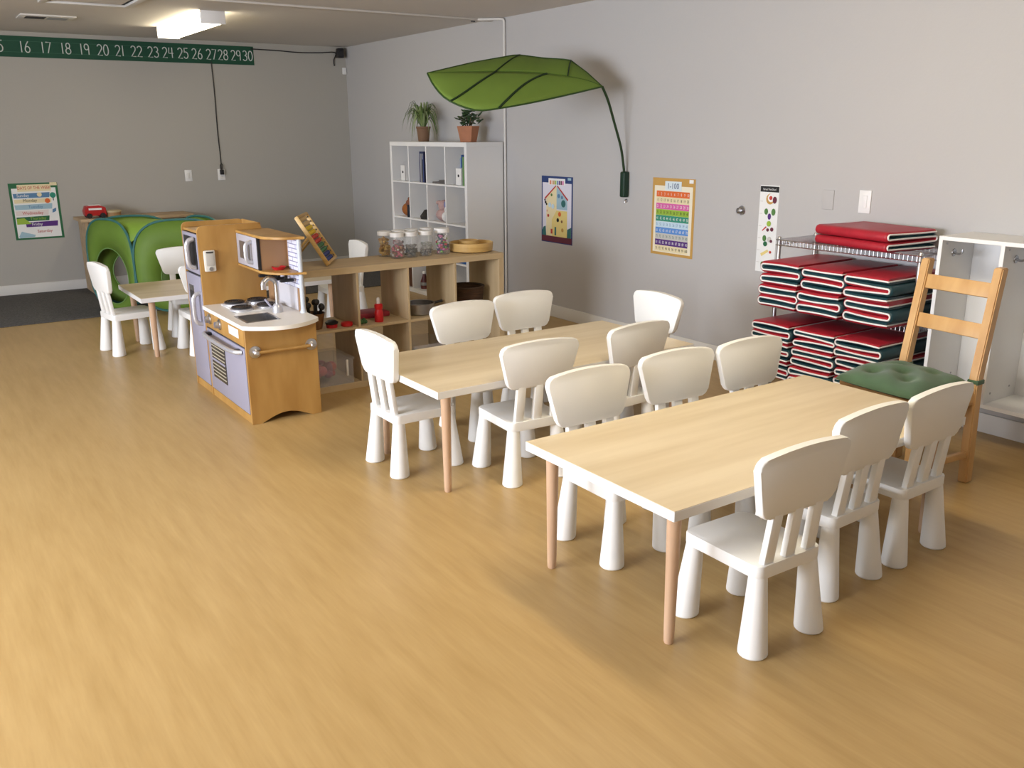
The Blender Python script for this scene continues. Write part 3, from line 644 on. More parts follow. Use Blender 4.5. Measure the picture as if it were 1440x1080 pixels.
for r in range(10):
    q = P1+L*(.92-r*.0925); q2 = q+(P2-P1)
    b = MB(); b.cyl(q, q2, .0025, n=6); part('rod', b, steel, ab)
    for k in range(8):
        o = link('bead', bead_me[bead_cols[r]], ab); o.location = q+wd*(.028+k*.0262)-ab.location
    b = MB(); b.ball(q2-wd*.0075, .0055, n=8); part('rod_end', b, black, ab)
for p in (P1, P2):
    b = MB(); b.bar(p+L*.60, Vector((p.x-.25+.05, p.y+.17, .782)), .018, .012, nrm, .003); part('prop_leg', b, bamboo, ab)
b = MB(); b.cyl(Vector((P1.x-.185, P1.y+.16, .80)), Vector((P2.x-.185, P2.y+.16, .80)), .005, n=8); part('prop_bar', b, bamboo, ab)

# ------------------------------------------------------------------ jars and tray on the oak shelf
rnd = random.Random(3)
def jar(x, y, r, h, label, cols, fill, lid=lam_white):
    z = .77; t = thing('lidded_jar', label, 'jar', (x, y, z), group='lidded jars on the oak shelf')
    b = MB(); b.lathe([(r*.93, 0), (r, .008), (r, h*.74), (r*.9, h*.8), (r*.9, h*.84)], (x, y, z), 24, True, False); part('jar_body', b, glass, t)
    b = MB(); b.lathe([(r*.98, 0), (r*.98, h*.145), (r*.93, h*.16)], (x, y, z+h*.84), 24); part('lid', b, lid, t)
    me = {}
    b = MB(); 
    mats = [mat('content_%s_%d' % (label[:14].replace(' ', '_'), i), c, .5) for i, c in enumerate(cols)]
    n = int(150*fill)
    for k in range(n):
        a = rnd.uniform(0, 2*pi); rr = (r-.014)*math.sqrt(rnd.random()); s0 = len(b.bm.faces)
        b.ball((x+rr*math.cos(a), y+rr*math.sin(a), z+.012+(h*.72*fill-.012)*rnd.random()), rnd.uniform(.007, .0115), rnd.uniform(.8, 1.2), 1, rnd.uniform(.7, 1), n=6)
        b.bm.faces.ensure_lookup_table(); mi = rnd.randrange(len(mats))
        for f in b.bm.faces[s0:]: f.material_index = mi
    o = part('contents', b, mats, t); o['kind'] = 'stuff'
JH = .165
jar(2.648, 5.372, .047, JH, 'clear jar filled with golden pasta pieces, white lid', [(.55, .33, .06), (.62, .42, .12), (.42, .22, .04)], 1)
jar(2.672, 5.240, .047, JH, 'clear jar half filled with brown and pink buttons, white lid', [(.28, .13, .06), (.45, .10, .14), (.6, .55, .5), (.15, .06, .04)], .62)
jar(2.755, 5.380, .047, JH, 'clear jar of mixed red beads in the back row, white lid', [(.40, .04, .06), (.5, .3, .3), (.12, .05, .05)], .8)
jar(2.768, 5.235, .047, JH, 'clear jar a third filled with dark lentils, white lid', [(.04, .045, .035), (.08, .08, .07)], .42)
jar(2.855, 5.385, .047, JH, 'clear jar with dark pebbles in the back row, white lid', [(.10, .09, .08), (.2, .18, .16)], .5)
jar(2.878, 5.235, .046, JH, 'clear jar with tan corks at its base, white lid', [(.60, .40, .16), (.50, .30, .1)], .36)
jar(2.975, 5.392, .047, JH, 'clear jar of pale shells beside the bamboo tray in back, white lid', [(.5, .5, .46), (.3, .32, .25)], .55)
jar(3.015, 5.250, .053, JH*1.04, 'larger clear jar crammed with multicoloured pom-poms and beads, white lid', [(.02, .04, .12), (.5, .12, .3), (.15, .35, .05), (.6, .55, .5), (.03, .03, .04), (.4, .03, .03)], 1)
t = thing('bamboo_tray', 'round woven bamboo tray with a smaller ring inside it', 'tray', (3.245, 5.25, .77))
b = MB(); b.lathe([(.125, 0), (.148, .008), (.152, .062), (.144, .064), (.138, .014), (0, .012)], (3.245, 5.25, .77), 36, True, False); part('outer_tray', b, bamboo, t)
b = MB(); b.lathe([(.055, .013), (.066, .016), (.070, .072), (.063, .073), (.056, .02), (0, .018)], (3.25, 5.29, .77), 28, True, False); part('inner_ring', b, bamboo, t)

# ------------------------------------------------------------------ things inside the low shelf
zf = LZ1
t = thing('utensil_basket', 'brown basket of dark utensils in the oak shelf beside the toy kitchen counter', 'basket', (2.035, 5.16, zf))
b = MB(); b.lathe([(.05, 0), (.066, .07), (.072, .10), (.066, .10), (.05, .01), (0, .008)], (2.035, 5.16, zf), 20, True, False); part('basket_body', b, mat('amber_bowl', (.20, .09, .03), .35, var=.4, scale=(30, 30, 30)), t)
for k in range(7):
    a = k*.95; b = MB(); x, y = 2.035+.03*math.cos(a), 5.16+.03*math.sin(a); e_ = (2.035+.055*math.cos(a), 5.16+.06*math.sin(a), zf+.135+.02*(k % 3))
    b.tube([(x, y, zf+.03), e_], .007, 6); b.ball(e_, .02, 1, .5, 1, 8); part('utensil', b, black, t)
t = thing('toy_bowl', 'small black toy bowl with red base on the oak shelf', 'bowl', (2.14, 5.13, zf))
b = MB(); b.lathe([(.034, 0), (.036, .022)], (2.14, 5.13, zf), 18); part('base', b, mat('red_toy', (.45, .015, .02), .4), t)
b = MB(); b.lathe([(.037, .022), (.042, .034), (.025, .045)], (2.14, 5.13, zf), 18); part('bowl', b, black, t)
b = MB(); b.lathe([(.034, 0), (.038, .006), (.036, .024), (.02, .028)], (2.236, 5.12, zf), 20)
solo('toy_disc', b, mat('bright_red_toy', (.55, .012, .015), .35), 'flat bright red toy disc beside the black bowl in the oak shelf', 'toy', (2.236, 5.12, zf))
t = thing('toy_sauce_bottle', 'glossy red toy bottle standing upright in the oak shelf', 'bottle', (2.458, 5.115, zf))
b = MB(); b.lathe([(.027, 0), (.029, .006), (.028, .065), (.023, .078), (.022, .082), (.027, .09), (.027, .112), (.02, .118)], (2.458, 5.115, zf), 22); part('body', b, mat('bright_red_toy', (.55, .012, .015), .35), t)
b = MB(); b.lathe([(.012, 0), (.012, .03), (.006, .04)], (2.458, 5.115, zf+.118), 14); part('spout', b, mat('cloudy_white', (.55, .5, .46), .5), t)
b = MB(); b.box(2.31, 2.60, 5.24, 5.40, zf, zf+.035, .008, 2)
solo('toy_tray', b, mat('dusky_red_toy', (.34, .03, .05), .5), 'shallow dusky red tray behind the red bottle in the oak shelf', 'tray', (2.45, 5.32, zf))
b = MB(); b.ball((2.335, 5.11, zf+.016), .02, 1, 1, .8, 8); b.ball((2.36, 5.115, zf+.013), .016, 1, 1, .8, 8); b.ball((2.345, 5.10, zf+.03), .012, n=8)
solo('toy_vegetable', b, mat('toy_green', (.05, .13, .04), .6), 'little green toy vegetable beside the red bottle in the oak shelf', 'toy', (2.345, 5.11, zf))
t = thing('steel_pot', 'shallow stainless steel toy pot in the oak shelf', 'pot', (2.80, 5.20, zf))
b = MB(); b.lathe([(.088, 0), (.098, .008), (.1, .072), (.104, .075), (.094, .075), (.092, .012), (0, .01)], (2.80, 5.20, zf), 28, True, False); part('pan', b, steel, t)
b = MB(); b.tube(spline([(2.89, 5.19, zf+.06), (2.92, 5.185, zf+.066), (2.965, 5.18, zf+.072)], 4), .009, 8); part('handle', b, black, t)
t = thing('wicker_basket', 'dark brown round wicker basket in the oak shelf end cell', 'basket', (3.19, 5.24, zf))
b = MB(); b.lathe([(.10, 0), (.115, .01), (.125, .13), (.128, .14), (.118, .14), (.108, .02), (0, .015)], (3.19, 5.24, zf), 28, True, False); part('basket_body', b, wicker, t)
b = MB(); b.tube([(3.19+.124*math.cos(2*pi*k/28), 5.24+.124*math.sin(2*pi*k/28), zf+.14) for k in range(28)], .008, 6, True); part('rim', b, mat('wicker_rim', (.05, .025, .012), .7), t)
zb = .0402
t = thing('storage_bin', 'clear lidded plastic bin of pink toys in the oak shelf bottom cell', 'bin', (2.09, 5.2, zb))
b = MB(); x0, x1, y0, y1 = 1.955, 2.235, 5.055, 5.36
for q in ((x0, x1, y0, y0+.004), (x0, x1, y1-.004, y1), (x0, x0+.004, y0, y1), (x1-.004, x1, y0, y1)): b.box(*q, zb, zb+.15)
b.box(x0, x1, y0, y1, zb, zb+.004); part('tub', b, bin_clear, t)
b = MB(); b.box(x0-.004, x1+.010, y0-.006, y1+.006, zb+.15, zb+.166, .004); part('lid', b, bin_clear, t)
b = MB(); b.box(x1-.05, x1-.035, y0-.010, y0-.001, zb+.05, zb+.155, .003); part('clip', b, lam_white, t)
for k in range(14):
    b = MB(); b.ball((rnd.uniform(x0+.05, x1-.05), rnd.uniform(y0+.045, y1-.05), zb+.045+rnd.random()*.055), .036, rnd.uniform(.8, 1.1), 1, rnd.uniform(.7, 1), 8)
    part('toy_block', b, (mat('toy_pink', (.55, .10, .16), .5), mat('toy_plum', (.25, .05, .12), .5), mat('toy_red2', (.5, .05, .06), .5))[k % 3], t)
t = thing('storage_bin', 'grey cloudy plastic bin in the oak shelf bottom cell behind the second table', 'bin', (2.82, 5.2, zb))
b = MB(); x0, x1 = 2.67, 2.95
for q in ((x0, x1, y0, y0+.004), (x0, x1, y1-.004, y1), (x0, x0+.004, y0, y1), (x1-.004, x1, y0, y1)): b.box(*q, zb, zb+.17)
b.box(x0, x1, y0, y1, zb, zb+.004); part('tub', b, bin_clear, t)
for k in range(10):
    b = MB(); b.ball((rnd.uniform(x0+.05, x1-.05), rnd.uniform(y0+.05, y1-.05), zb+.05+rnd.random()*.04), .038, rnd.uniform(.8, 1.1), 1, rnd.uniform(.7, 1), 8)
    part('toy_block', b, (mat('toy_grey', (.30, .28, .25), .6), mat('toy_brown', (.18, .12, .07), .6))[k % 2], t)

# ------------------------------------------------------------------ things in and on the tall white shelf
XF = 4.225
def mag_file(y0, y1, zz, label):
    t = thing('magazine_file', label, 'magazine file', (4.36, (y0+y1)/2, zz), group='white magazine files')
    b = MB(); side = [(XF+.005, 0), (XF+.25, 0), (XF+.25, .27), (XF+.17, .27), (XF+.005, .15)]
    for ya in (y0, y1-.003): b.prism([(u, v+zz) for u, v in side], lambda u, v, w: (u, w, v), ya, ya+.003)
    b.box(XF+.005, XF+.008, y0, y1, zz, zz+.15); b.box(XF+.247, XF+.25, y0, y1, zz, zz+.27); b.box(XF+.005, XF+.25, y0, y1, zz, zz+.003); part('case', b, lam_white, t)
    b = MB(); b.cyl((XF+.0055, (y0+y1)/2, zz+.085), (XF+.002, (y0+y1)/2, zz+.085), .012, n=14); part('finger_hole', b, dark, t)
    return t
e = 5e-4
mag_file(8.055, 8.150, TZ[3]+e, 'white magazine file standing in the top cell below the spider plant')
mag_file(6.985, 7.085, TZ[3]+e, 'white magazine file holding blue books in the top cell near the wall pipe')
def book(x0, y0, y1, zz, h, d, col, label, grp):
    t = thing('book', label, 'book', (x0+d/2, (y0+y1)/2, zz), group=grp)
    b = MB(); b.box(x0, x0+d, y0, y0+.002, zz, zz+h); b.box(x0, x0+d, y1-.002, y1, zz, zz+h); b.box(x0, x0+.002, y0, y1, zz, zz+h); part('cover', b, col, t)
    b = MB(); b.box(x0+.004, x0+d-.004, y0+.002, y1-.002, zz+.003, zz+h-.003); part('pages', b, paper, t)
bk = [('dark navy', (.01, .012, .05)), ('blue and white', (.12, .18, .45)), ('black', (.012, .012, .015)), ('pale grey', (.5, .5, .52)), ('deep purple', (.05, .03, .12)), ('slate blue', (.10, .12, .22))]
yy = 7.655
for k, (nm, c) in enumerate(bk):
    tk = (.022, .018, .026, .014, .02, .016)[k]
    book(XF+.004+.006*(k % 3), yy, yy+tk, TZ[3]+e, .285-.018*((k*2) % 5), .20, cm('book_%d' % k, *c), nm + ' book upright in the book row on the white shelf', 'books in the top cell of the white shelf'); yy += tk+.0015
book(XF+.05, 7.035, 7.060, TZ[3]+.005, .262, .16, cm('book_blue', .05, .12, .30), 'tall blue book standing in the white magazine file', 'books in the magazine file')
book(XF+.05, 7.062, 7.080, TZ[3]+.005, .235, .16, cm('book_sky', .30, .42, .62), 'light blue book standing in the white magazine file', 'books in the magazine file')
book(XF+.006, 6.940, 6.968, TZ[3]+e, .25, .2, cm('book_green', .14, .28, .10), 'green book beside the filled white magazine file', 'books in the magazine file')
b = MB(); b.box(XF+.03, XF+.27, TY[1]+.01, TY[1]+.30, TZ[3]+e, TZ[3]+.014, .004); b.box(XF+.05, XF+.25, TY[1]+.01, TY[1]+.21, TZ[3]+.014, TZ[3]+.032, .004)
solo('folder_stack', b, mat('folder_grey', (.13, .12, .115), .5), 'flat dark grey folders lying in the top cell between books and file', 'folder', (XF+.15, TY[1]+.15, TZ[3]))
t = thing('stuffed_fox', 'orange brown soft toy slumped in the second row of the white shelf', 'soft toy', (4.33, TY[3]+.12, TZ[2]))
b = MB(); b.ball((4.31, TY[3]+.20, TZ[2]+.0655), .065, 1, 1.1, 1, 12); part('body', b, mat('toy_orange', (.33, .11, .025), .8, bump=.4, scale=(60, 60, 60)), t)
b = MB(); b.ball((4.30, TY[3]+.14, TZ[2]+.13), .045, 1, 1, .95, 12); b.ball((4.28, TY[3]+.12, TZ[2]+.17), .016, n=8); b.ball((4.30, TY[3]+.16, TZ[2]+.172), .016, n=8); part('head', b, mat('toy_rust', (.24, .09, .05), .8, bump=.4, scale=(60, 60, 60)), t)
b = MB(); b.box(4.23, 4.40, TY[3]+.055, TY[3]+.08, TZ[2]+e, TZ[2]+.12, .004)
solo('board_book', b, cm('book_darkblue', .015, .02, .035), 'thin dark board book beside the orange soft toy', 'book', (4.33, TY[3]+.018, TZ[2]))
b = MB(); b.lathe([(.0, 0), (.055, 0), (.06, .03), (.035, .062), (.02, .085), (0, .09)], (4.285, TY[2]+.14, TZ[2]+e), 16, False, False)
solo('toy_rock', b, mat('toy_charcoal', (.03, .026, .022), .8), 'small dark conical toy in the second row of the white shelf', 'toy', (4.29, TY[2]+.07, TZ[2]))
t = thing('plush_toy', 'pink and lilac plush toy in the second row of the white shelf', 'soft toy', (4.33, TY[1]+.15, TZ[2]))
pk = mat('plush_pink', (.50, .33, .31), .85, bump=.4, scale=(50, 50, 50))
b = MB(); b.ball((4.32, TY[1]+.20, TZ[2]+.06), .075, 1, 1.3, .8, 12); part('body', b, pk, t)
b = MB(); b.ball((4.31, TY[1]+.18, TZ[2]+.145), .058, 1, 1, .95, 12); part('head', b, pk, t)
b = MB(); b.ball((4.30, TY[1]+.25, TZ[2]+.17), .03, 1, 1.6, .7, 10); part('ear', b, pk, t)
b = MB(); b.ball((4.31, TY[1]+.11, TZ[2]+.16), .042, 1, .9, 1.1, 10); part('ear', b, mat('plush_lilac', (.22, .24, .42), .85), t)
b = MB(); b.ball((4.27, TY[1]+.075, TZ[2]+.052), .05, 1, .55, 1, 12); b.ball((4.27, TY[1]+.075, TZ[2]+.115), .022, 1, .6, 1.2, 10)
solo('white_toy', b, lam_white, 'rounded white toy leaning beside the pink plush', 'toy', (4.27, TY[1]+.03, TZ[2]))
t = thing('toy_bottle', 'dark red toy bottle with white cap on the white shelf bottom row', 'bottle', (4.30, 7.86, .041))
b = MB(); b.lathe([(.04, 0), (.042, .03)], (4.30, 7.86, .0405), 18); b.lathe([(.042, .03), (.04, .075), (.018, .13), (.016, .15)], (4.30, 7.86, .0405), 18); part('body', b, mat('bottle_dark', (.10, .02, .02), .35), t)
b = MB(); b.lathe([(.02, 0), (.02, .02), (.012, .026)], (4.30, 7.86, .19), 14); part('cap', b, lam_white, t)
b = MB(); b.lathe([(.0425, .035), (.0415, .065)], (4.30, 7.86, .0405), 18, False, False); part('paper_band', b, cm('label_grey', .3, .3, .28), t)
b = MB(); b.box(4.235, 4.50, TY[0]+.02, TY[0]+.30, TZ[1]+e, TZ[1]+.045, .01, 2); 
solo('blue_tray', b, cm('tray_blue', .03, .12, .34), 'bright blue shallow tray in the third row of the white shelf', 'tray', (4.36, TY[0]+.16, TZ[1]))
b = MB(); b.box(4.24, 4.50, TY[3]+.02, TY[3]+.16, TZ[0]+e, TZ[0]+.30, .006)
solo('toy_box', b, mat('box_brown', (.10, .04, .02), .6), 'dark brown box standing in the white shelf bottom row', 'box', (4.36, TY[3]+.09, TZ[0]))
# plants
def leaf_strip(b, base, dirv, length, rise, width, n=7, droop=1.0):
    pts = []; d = Vector(dirv).normalized(); sidev = Vector((-d.y, d.x, 0))
    for k in range(n+1):
        s_ = k/n; p = Vector(base)+d*(length*s_)+Vector((0, 0, rise*math.sin(min(1, s_*1.0)*pi*.62)*1.15-droop*length*.75*s_**2.6))
        wv = width*(1-s_)**.7*(.55+.9*min(1, s_*3)*.5)+.0004
        pts.append((p-sidev*wv, p+Vector((0, 0, -wv*.4)), p+sidev*wv))
    b.grid(pts)
PZ = 1.4702
t = thing('spider_plant', 'spider plant with long arching leaves in a brown pot on the white shelf', 'plant', (4.42, 8.0, PZ))
b = MB(); b.lathe([(.050, 0), (.053, .004), (.066, .12), (.072, .125), (.072, .142), (.063, .142), (.060, .125)], (4.42, 8.0, PZ), 24, True, False); part('pot', b, mat('pot_brown', (.20, .11, .06), .7), t)
b = MB(); b.lathe([(.061, 0), (.0, .008)], (4.42, 8.0, PZ+.126), 24, True, False); part('soil', b, soil, t)
spm = [mat('spider_leaf_%d' % k, c, .5) for k, c in enumerate(((.17, .24, .07), (.27, .34, .15), (.10, .16, .045)))]
for k in range(95):
    a = rnd.uniform(0, 2*pi); ln = rnd.uniform(.12, .27); b = MB(); kx = .30 if math.cos(a) > 0 else .75
    leaf_strip(b, (4.42+.015*math.cos(a), 8.0+.015*math.sin(a), PZ+.125), (math.cos(a)*kx, math.sin(a), 0), ln*math.hypot(math.cos(a)*kx, math.sin(a)), rnd.uniform(.12, .27), .0105, 8, rnd.uniform(.9, 2.1))
    part('leaf', b, spm[k % 3], t, True, 80)
t = thing('succulent_plant', 'small dark green jade plant in a hexagonal terracotta pot on the white shelf', 'plant', (4.40, 7.13, PZ))
b = MB(); b.rings([[(4.40+r*math.cos(2*pi*k/6+.3), 7.13+r*math.sin(2*pi*k/6+.3), PZ+z) for k in range(6)] for r, z in ((.074, 0), (.104, .140), (.095, .140), (.090, .12))], True, False); part('pot', b, terracotta, t, True, 20)
b = MB(); b.lathe([(.088, 0), (0, .008)], (4.40, 7.13, PZ+.122), 6, True, False); part('soil', b, soil, t)
jm = [mat('jade_leaf_%d' % k, c, .4) for k, c in enumerate(((.035, .075, .03), (.06, .10, .045)))]
for s in range(6):
    a = s*1.05; tip = Vector((4.40+.07*math.cos(a)*(.4+.6*(s % 2)), 7.13+.10*math.sin(a), PZ+.19+.03*((s*2) % 3)))
    b = MB(); b.tube(spline([(4.40+.02*math.cos(a), 7.13+.02*math.sin(a), PZ+.12), (tip.x*.5+4.40*.5, tip.y*.5+7.13*.5, PZ+.165), tuple(tip)], 3), .006, 6); part('stem', b, mat('jade_stem', (.08, .06, .03), .7), t)
    for k in range(8):
        an = rnd.uniform(0, 2*pi); b = MB(); c = tip+Vector((.035*math.cos(an), .035*math.sin(an), rnd.uniform(-.04, .025)))
        M = Matrix.Translation(c) @ Matrix.Rotation(an, 4, 'Z') @ Matrix.Rotation(rnd.uniform(-.9, .2), 4, 'Y') @ Matrix.Diagonal((1.6, .85, .28, 1))
        bmesh.ops.create_uvsphere(b.bm, u_segments=8, v_segments=6, radius=.022, matrix=M); part('leaf', b, jm[k % 2], t)

# ------------------------------------------------------------------ leaf canopy on the right wall
t = thing('leaf_canopy', 'large green leaf-shaped fabric canopy on a dark stem over the charts', 'canopy', (WX-.03, 5.21, 1.07))
VE = [(4.306, 5.15, 1.864), (4.17, 5.199, 1.911), (3.909, 5.294, 1.947), (3.573, 5.417, 1.958), (3.127, 5.579, 1.944)]
NE = [VE[0], (3.995, 5.136, 1.805), (3.717, 5.13, 1.755), (3.443, 5.155, 1.712), (3.27, 5.208, 1.698), (3.132, 5.322, 1.763), (3.110, 5.46, 1.855), VE[-1]]
FE = [VE[0], (4.261, 5.273, 1.965), (4.204, 5.40, 2.057), (4.072, 5.533, 2.071), (3.893, 5.619, 2.094), (3.532, 5.644, 2.03), VE[-1]]
def resample(P, n, sm=True):
    P = spline(P, 10) if sm else [Vector(q) for q in P]; d = [0]
    for i in range(1, len(P)): d.append(d[-1]+(P[i]-P[i-1]).length)
    out = []; j = 0
    for k in range(n+1):
        s_ = d[-1]*k/n
        while j < len(d)-2 and d[j+1] < s_: j += 1
        f = (s_-d[j])/max(1e-9, d[j+1]-d[j]); out.append(P[j].lerp(P[j+1], f))
    return out
n_ = 28; V_, N_, F_ = resample(VE, n_), resample(NE, n_), resample(FE, n_, False)
def half(E, bul):
    b = MB(); rows = []
    for i in range(n_+1):
        row = []
        for j in range(9):
            s_ = j/8; p = V_[i].lerp(E[i], s_); wv = (E[i]-V_[i]).length
            row.append(p+Vector((0, 0, bul*wv*math.sin(pi*s_))))
        rows.append(row)
    b.grid(rows); bmesh.ops.remove_doubles(b.bm, verts=b.bm.verts, dist=1e-5); return b, rows
for E_, bul, lab in ((N_, .07, 'near'), (F_, .05, 'far')):
    b, rows = half(E_, bul); o = part('canopy_fabric', b, leaf_green, t, True, 80)
    sm = o.modifiers.new('thickness', 'SOLIDIFY'); sm.thickness = .003
    ends = ((NE[3], 9.4), (NE[5], 17.4)) if lab == 'near' else ((FE[2], 6.0), (FE[4], 17.6))
    for tipp, st in ends:
        i = min(range(n_+1), key=lambda q: (E_[q]-Vector(tipp)).length); P = []
        for j in range(9):
            ii = st+(i-st)*j/8; i0 = int(ii); f = ii-i0; P.append(rows[i0][j].lerp(rows[min(n_, i0+1)][j], f)+Vector((0, -.003, .002)))
        b = MB(); b.tube(P, .0085 if lab == 'near' else .005, 6); part('rib', b, leaf_dark, t)
b = MB(); b.tube(V_, .006, 6); part('midrib', b, mat('leaf_midrib', (.07, .14, .012), .6), t)
b = MB(); b.tube(N_, .006, 6); part('hem', b, mat('leaf_hem', (.03, .075, .012), .6), t)
b = MB(); b.tube(F_, .006, 6); part('hem', b, mat('leaf_hem', (.03, .075, .012), .6), t)
b = MB(); b.tube(spline([(WX-.03, 5.212, 1.23), (WX-.045, 5.208, 1.30), (4.54, 5.20, 1.44), (4.46, 5.19, 1.62), (4.38, 5.17, 1.77), (4.306, 5.15, 1.864)], 5), .0095, 10); part('stem', b, leaf_dark, t)
b = MB(); b.box(WX-.055, WX-.001, 5.185, 5.24, 1.075, 1.265, .012, 3); part('wall_bracket', b, mat('bracket_green', (.006, .03, .016), .5), t)
b = MB(); b.tube([(WX, 5.21, 1.05), (WX-.012, 5.21, 1.05), (WX-.02, 5.21, 1.045), (WX-.022, 5.21, 1.035)], [.012, .011, .008, .006], 10)
solo('wall_hook', b, chrome, 'tiny chrome hook on the wall right under the leaf bracket', 'hook', (WX, 5.21, 1.04))

# ------------------------------------------------------------------ wire rack and rest mats
RX0, RX1, RY0, RY1 = 4.25, 4.607, 2.55, 3.468
rack = thing('wire_rack', 'chrome wire shelving rack holding the red rest mats', 'rack', (4.38, 2.975, 0))
for x in (RX0+.013, RX1-.013):
    for y in (RY0+.013, RY1-.013):
        b = MB(); b.lathe([(.009, 0), (.0125, .01), (.0125, .953), (.008, .960)], (x, y, 0), 12); part('post', b, chrome, rack)
SZ = [.165, .572, .942]
for z in SZ:
    sh = MB()
    for zz in (z, z-.03):
        sh.tube([(RX0, RY0, zz), (RX1, RY0, zz), (RX1, RY1, zz), (RX0, RY1, zz)], .0035, 6, True)
    sh = part('shelf_frame', sh, chrome, rack)
    b = MB(); n2 = 37
    for k in range(1, n2):
        y = RY0+(RY1-RY0)*k/n2; b.tube([(RX0, y, z+.003), (RX1, y, z+.003)], .002, 5)
    part('wire_deck', b, chrome, sh)['kind'] = 'stuff'
    b = MB()
    for x in (RX0, RX1):
        for k in range(1, n2): y = RY0+(RY1-RY0)*k/n2; b.tube([(x, y, z), (x, y, z-.03)], .0028, 5)
    for y in (RY0, RY1):
        for k in range(1, 18): x = RX0+(RX1-RX0)*k/18; b.tube([(x, y, z), (x, y, z-.03)], .0028, 5)
    part('frame_ties', b, chrome, sh)['kind'] = 'stuff'
def mat_meshes(wd, dp, t_, seed, n=4):
    """folded mat: zig-zag of n panels, open profile faces -X (front at x=0), width along y"""
    R = random.Random(seed); cl = []; half = wd/2-t_*.5
    bow = [R.uniform(-.006, .006) for _ in range(n+1)]; tilt = [R.uniform(-.012, .012) for _ in range(n+1)]
    def zz(i, y): s_ = y/half; return (i+.5)*t_+bow[i]*(1-s_*s_)*.7+tilt[i]*s_*.4*(0 if i in (0, n-1) else 1)
    for i in range(n):
        sgn = 1 if i % 2 == 0 else -1; e0 = R.uniform(-.008, .006) if i in (0, n-1) else 0
        for k in range(9):
            y = sgn*(-half+2*half*k/8)
            cl.append((y, zz(i, y)))
        if i < n-1:
            ye = sgn*half; z0, z1 = zz(i, ye), zz(i+1, ye); r = (z1-z0)/2
            for k in range(1, 6): a = -pi/2+pi*k/6; cl.append((ye+sgn*r*.9*math.cos(a), (z0+z1)/2+r*math.sin(a)))
    P = [Vector((y, z)) for y, z in cl]; N = []
    for i in range(len(P)):
        d = (P[min(i+1, len(P)-1)]-P[max(i-1, 0)]).normalized(); N.append(Vector((-d.y, d.x)))
    h = t_*.49
    def side(s_):
        b = MB(); rows = []
        for i in range(len(P)):
            o = P[i]+N[i]*h*s_; q = P[i]; m_ = P[i]+N[i]*h*s_*.75
            rows.append([(-.005, q.x, q.y), (-.001, m_.x, m_.y), (.008, o.x, o.y), (dp*.5, o.x, o.y), (dp-.008, o.x, o.y), (dp+.001, m_.x, m_.y), (dp+.005, q.x, q.y)])
        b.grid(rows); b.bm.faces.new([b.bm.verts.new(p) for p in rows[0]]); b.bm.faces.new([b.bm.verts.new(p) for p in rows[-1]])
        return b
    pp = MB(); pp.tube([(-.006, p.x, p.y) for p in P], .0048, 6); pp.tube([(dp+.006, p.x, p.y) for p in P], .0048, 6)
    for q in (P[0], P[-1]): pp.tube([(-.006, q.x, q.y), (dp+.006, q.x, q.y)], .0045, 6)
    return side(-1).mesh('red_side', red_vinyl, ang=60), side(1).mesh('teal_side', teal_vinyl, ang=60), pp.mesh('piping', piping_white, ang=80)
def place_mat(mm, loc, rz, label, group):
    t = thing('rest_mat', label, 'mat', loc, rz, group)
    link('red_side', mm[0], t); link('teal_side', mm[1], t); link('piping', mm[2], t)
    return t
VU = [mat_meshes(.272, .485, .0325, k) for k in range(6)]
VL = [mat_meshes(.272, .485, .0270, 20+k) for k in range(6)]
cols_ = [(3.294, 'fruit chart stack'), (3.006, 'middle stack'), (2.722, 'cubbies-side stack')]
ordn = ['bottom', 'second from bottom', 'third from bottom', 'top']
for ci, (cy, cn) in enumerate(cols_):
    for k in range(2):
        nm = ('lower', 'upper')[k]
        place_mat(VU[(ci*2+k*5) % 6], (4.082+rnd.uniform(-.008, .012), cy+rnd.uniform(-.004, .004), SZ[1]+.0055+k*.1302), rnd.uniform(-.012, .012), 'folded red and teal rest mat, %s of the %s, middle rack shelf' % (nm, cn), 'rest mats on the middle rack shelf')
    for k in range(3):
        nm = ('bottom', 'middle', 'topmost')[k]
        place_mat(VL[(ci*3+k*4) % 6], (4.06+rnd.uniform(-.008, .012), cy+.006+rnd.uniform(-.004, .004), SZ[0]+.0055+k*.1082), rnd.uniform(-.012, .012), 'folded red and teal rest mat, %s of the %s, lowest rack shelf' % (nm, cn), 'rest mats on the lowest rack shelf')
VT = mat_meshes(.36, .50, .0262, 50)
tm = place_mat(VT, (4.365, 2.685, SZ[2]+.0055), pi/2-.16, 'large folded red rest mat lying alone on top of the wire rack', None)

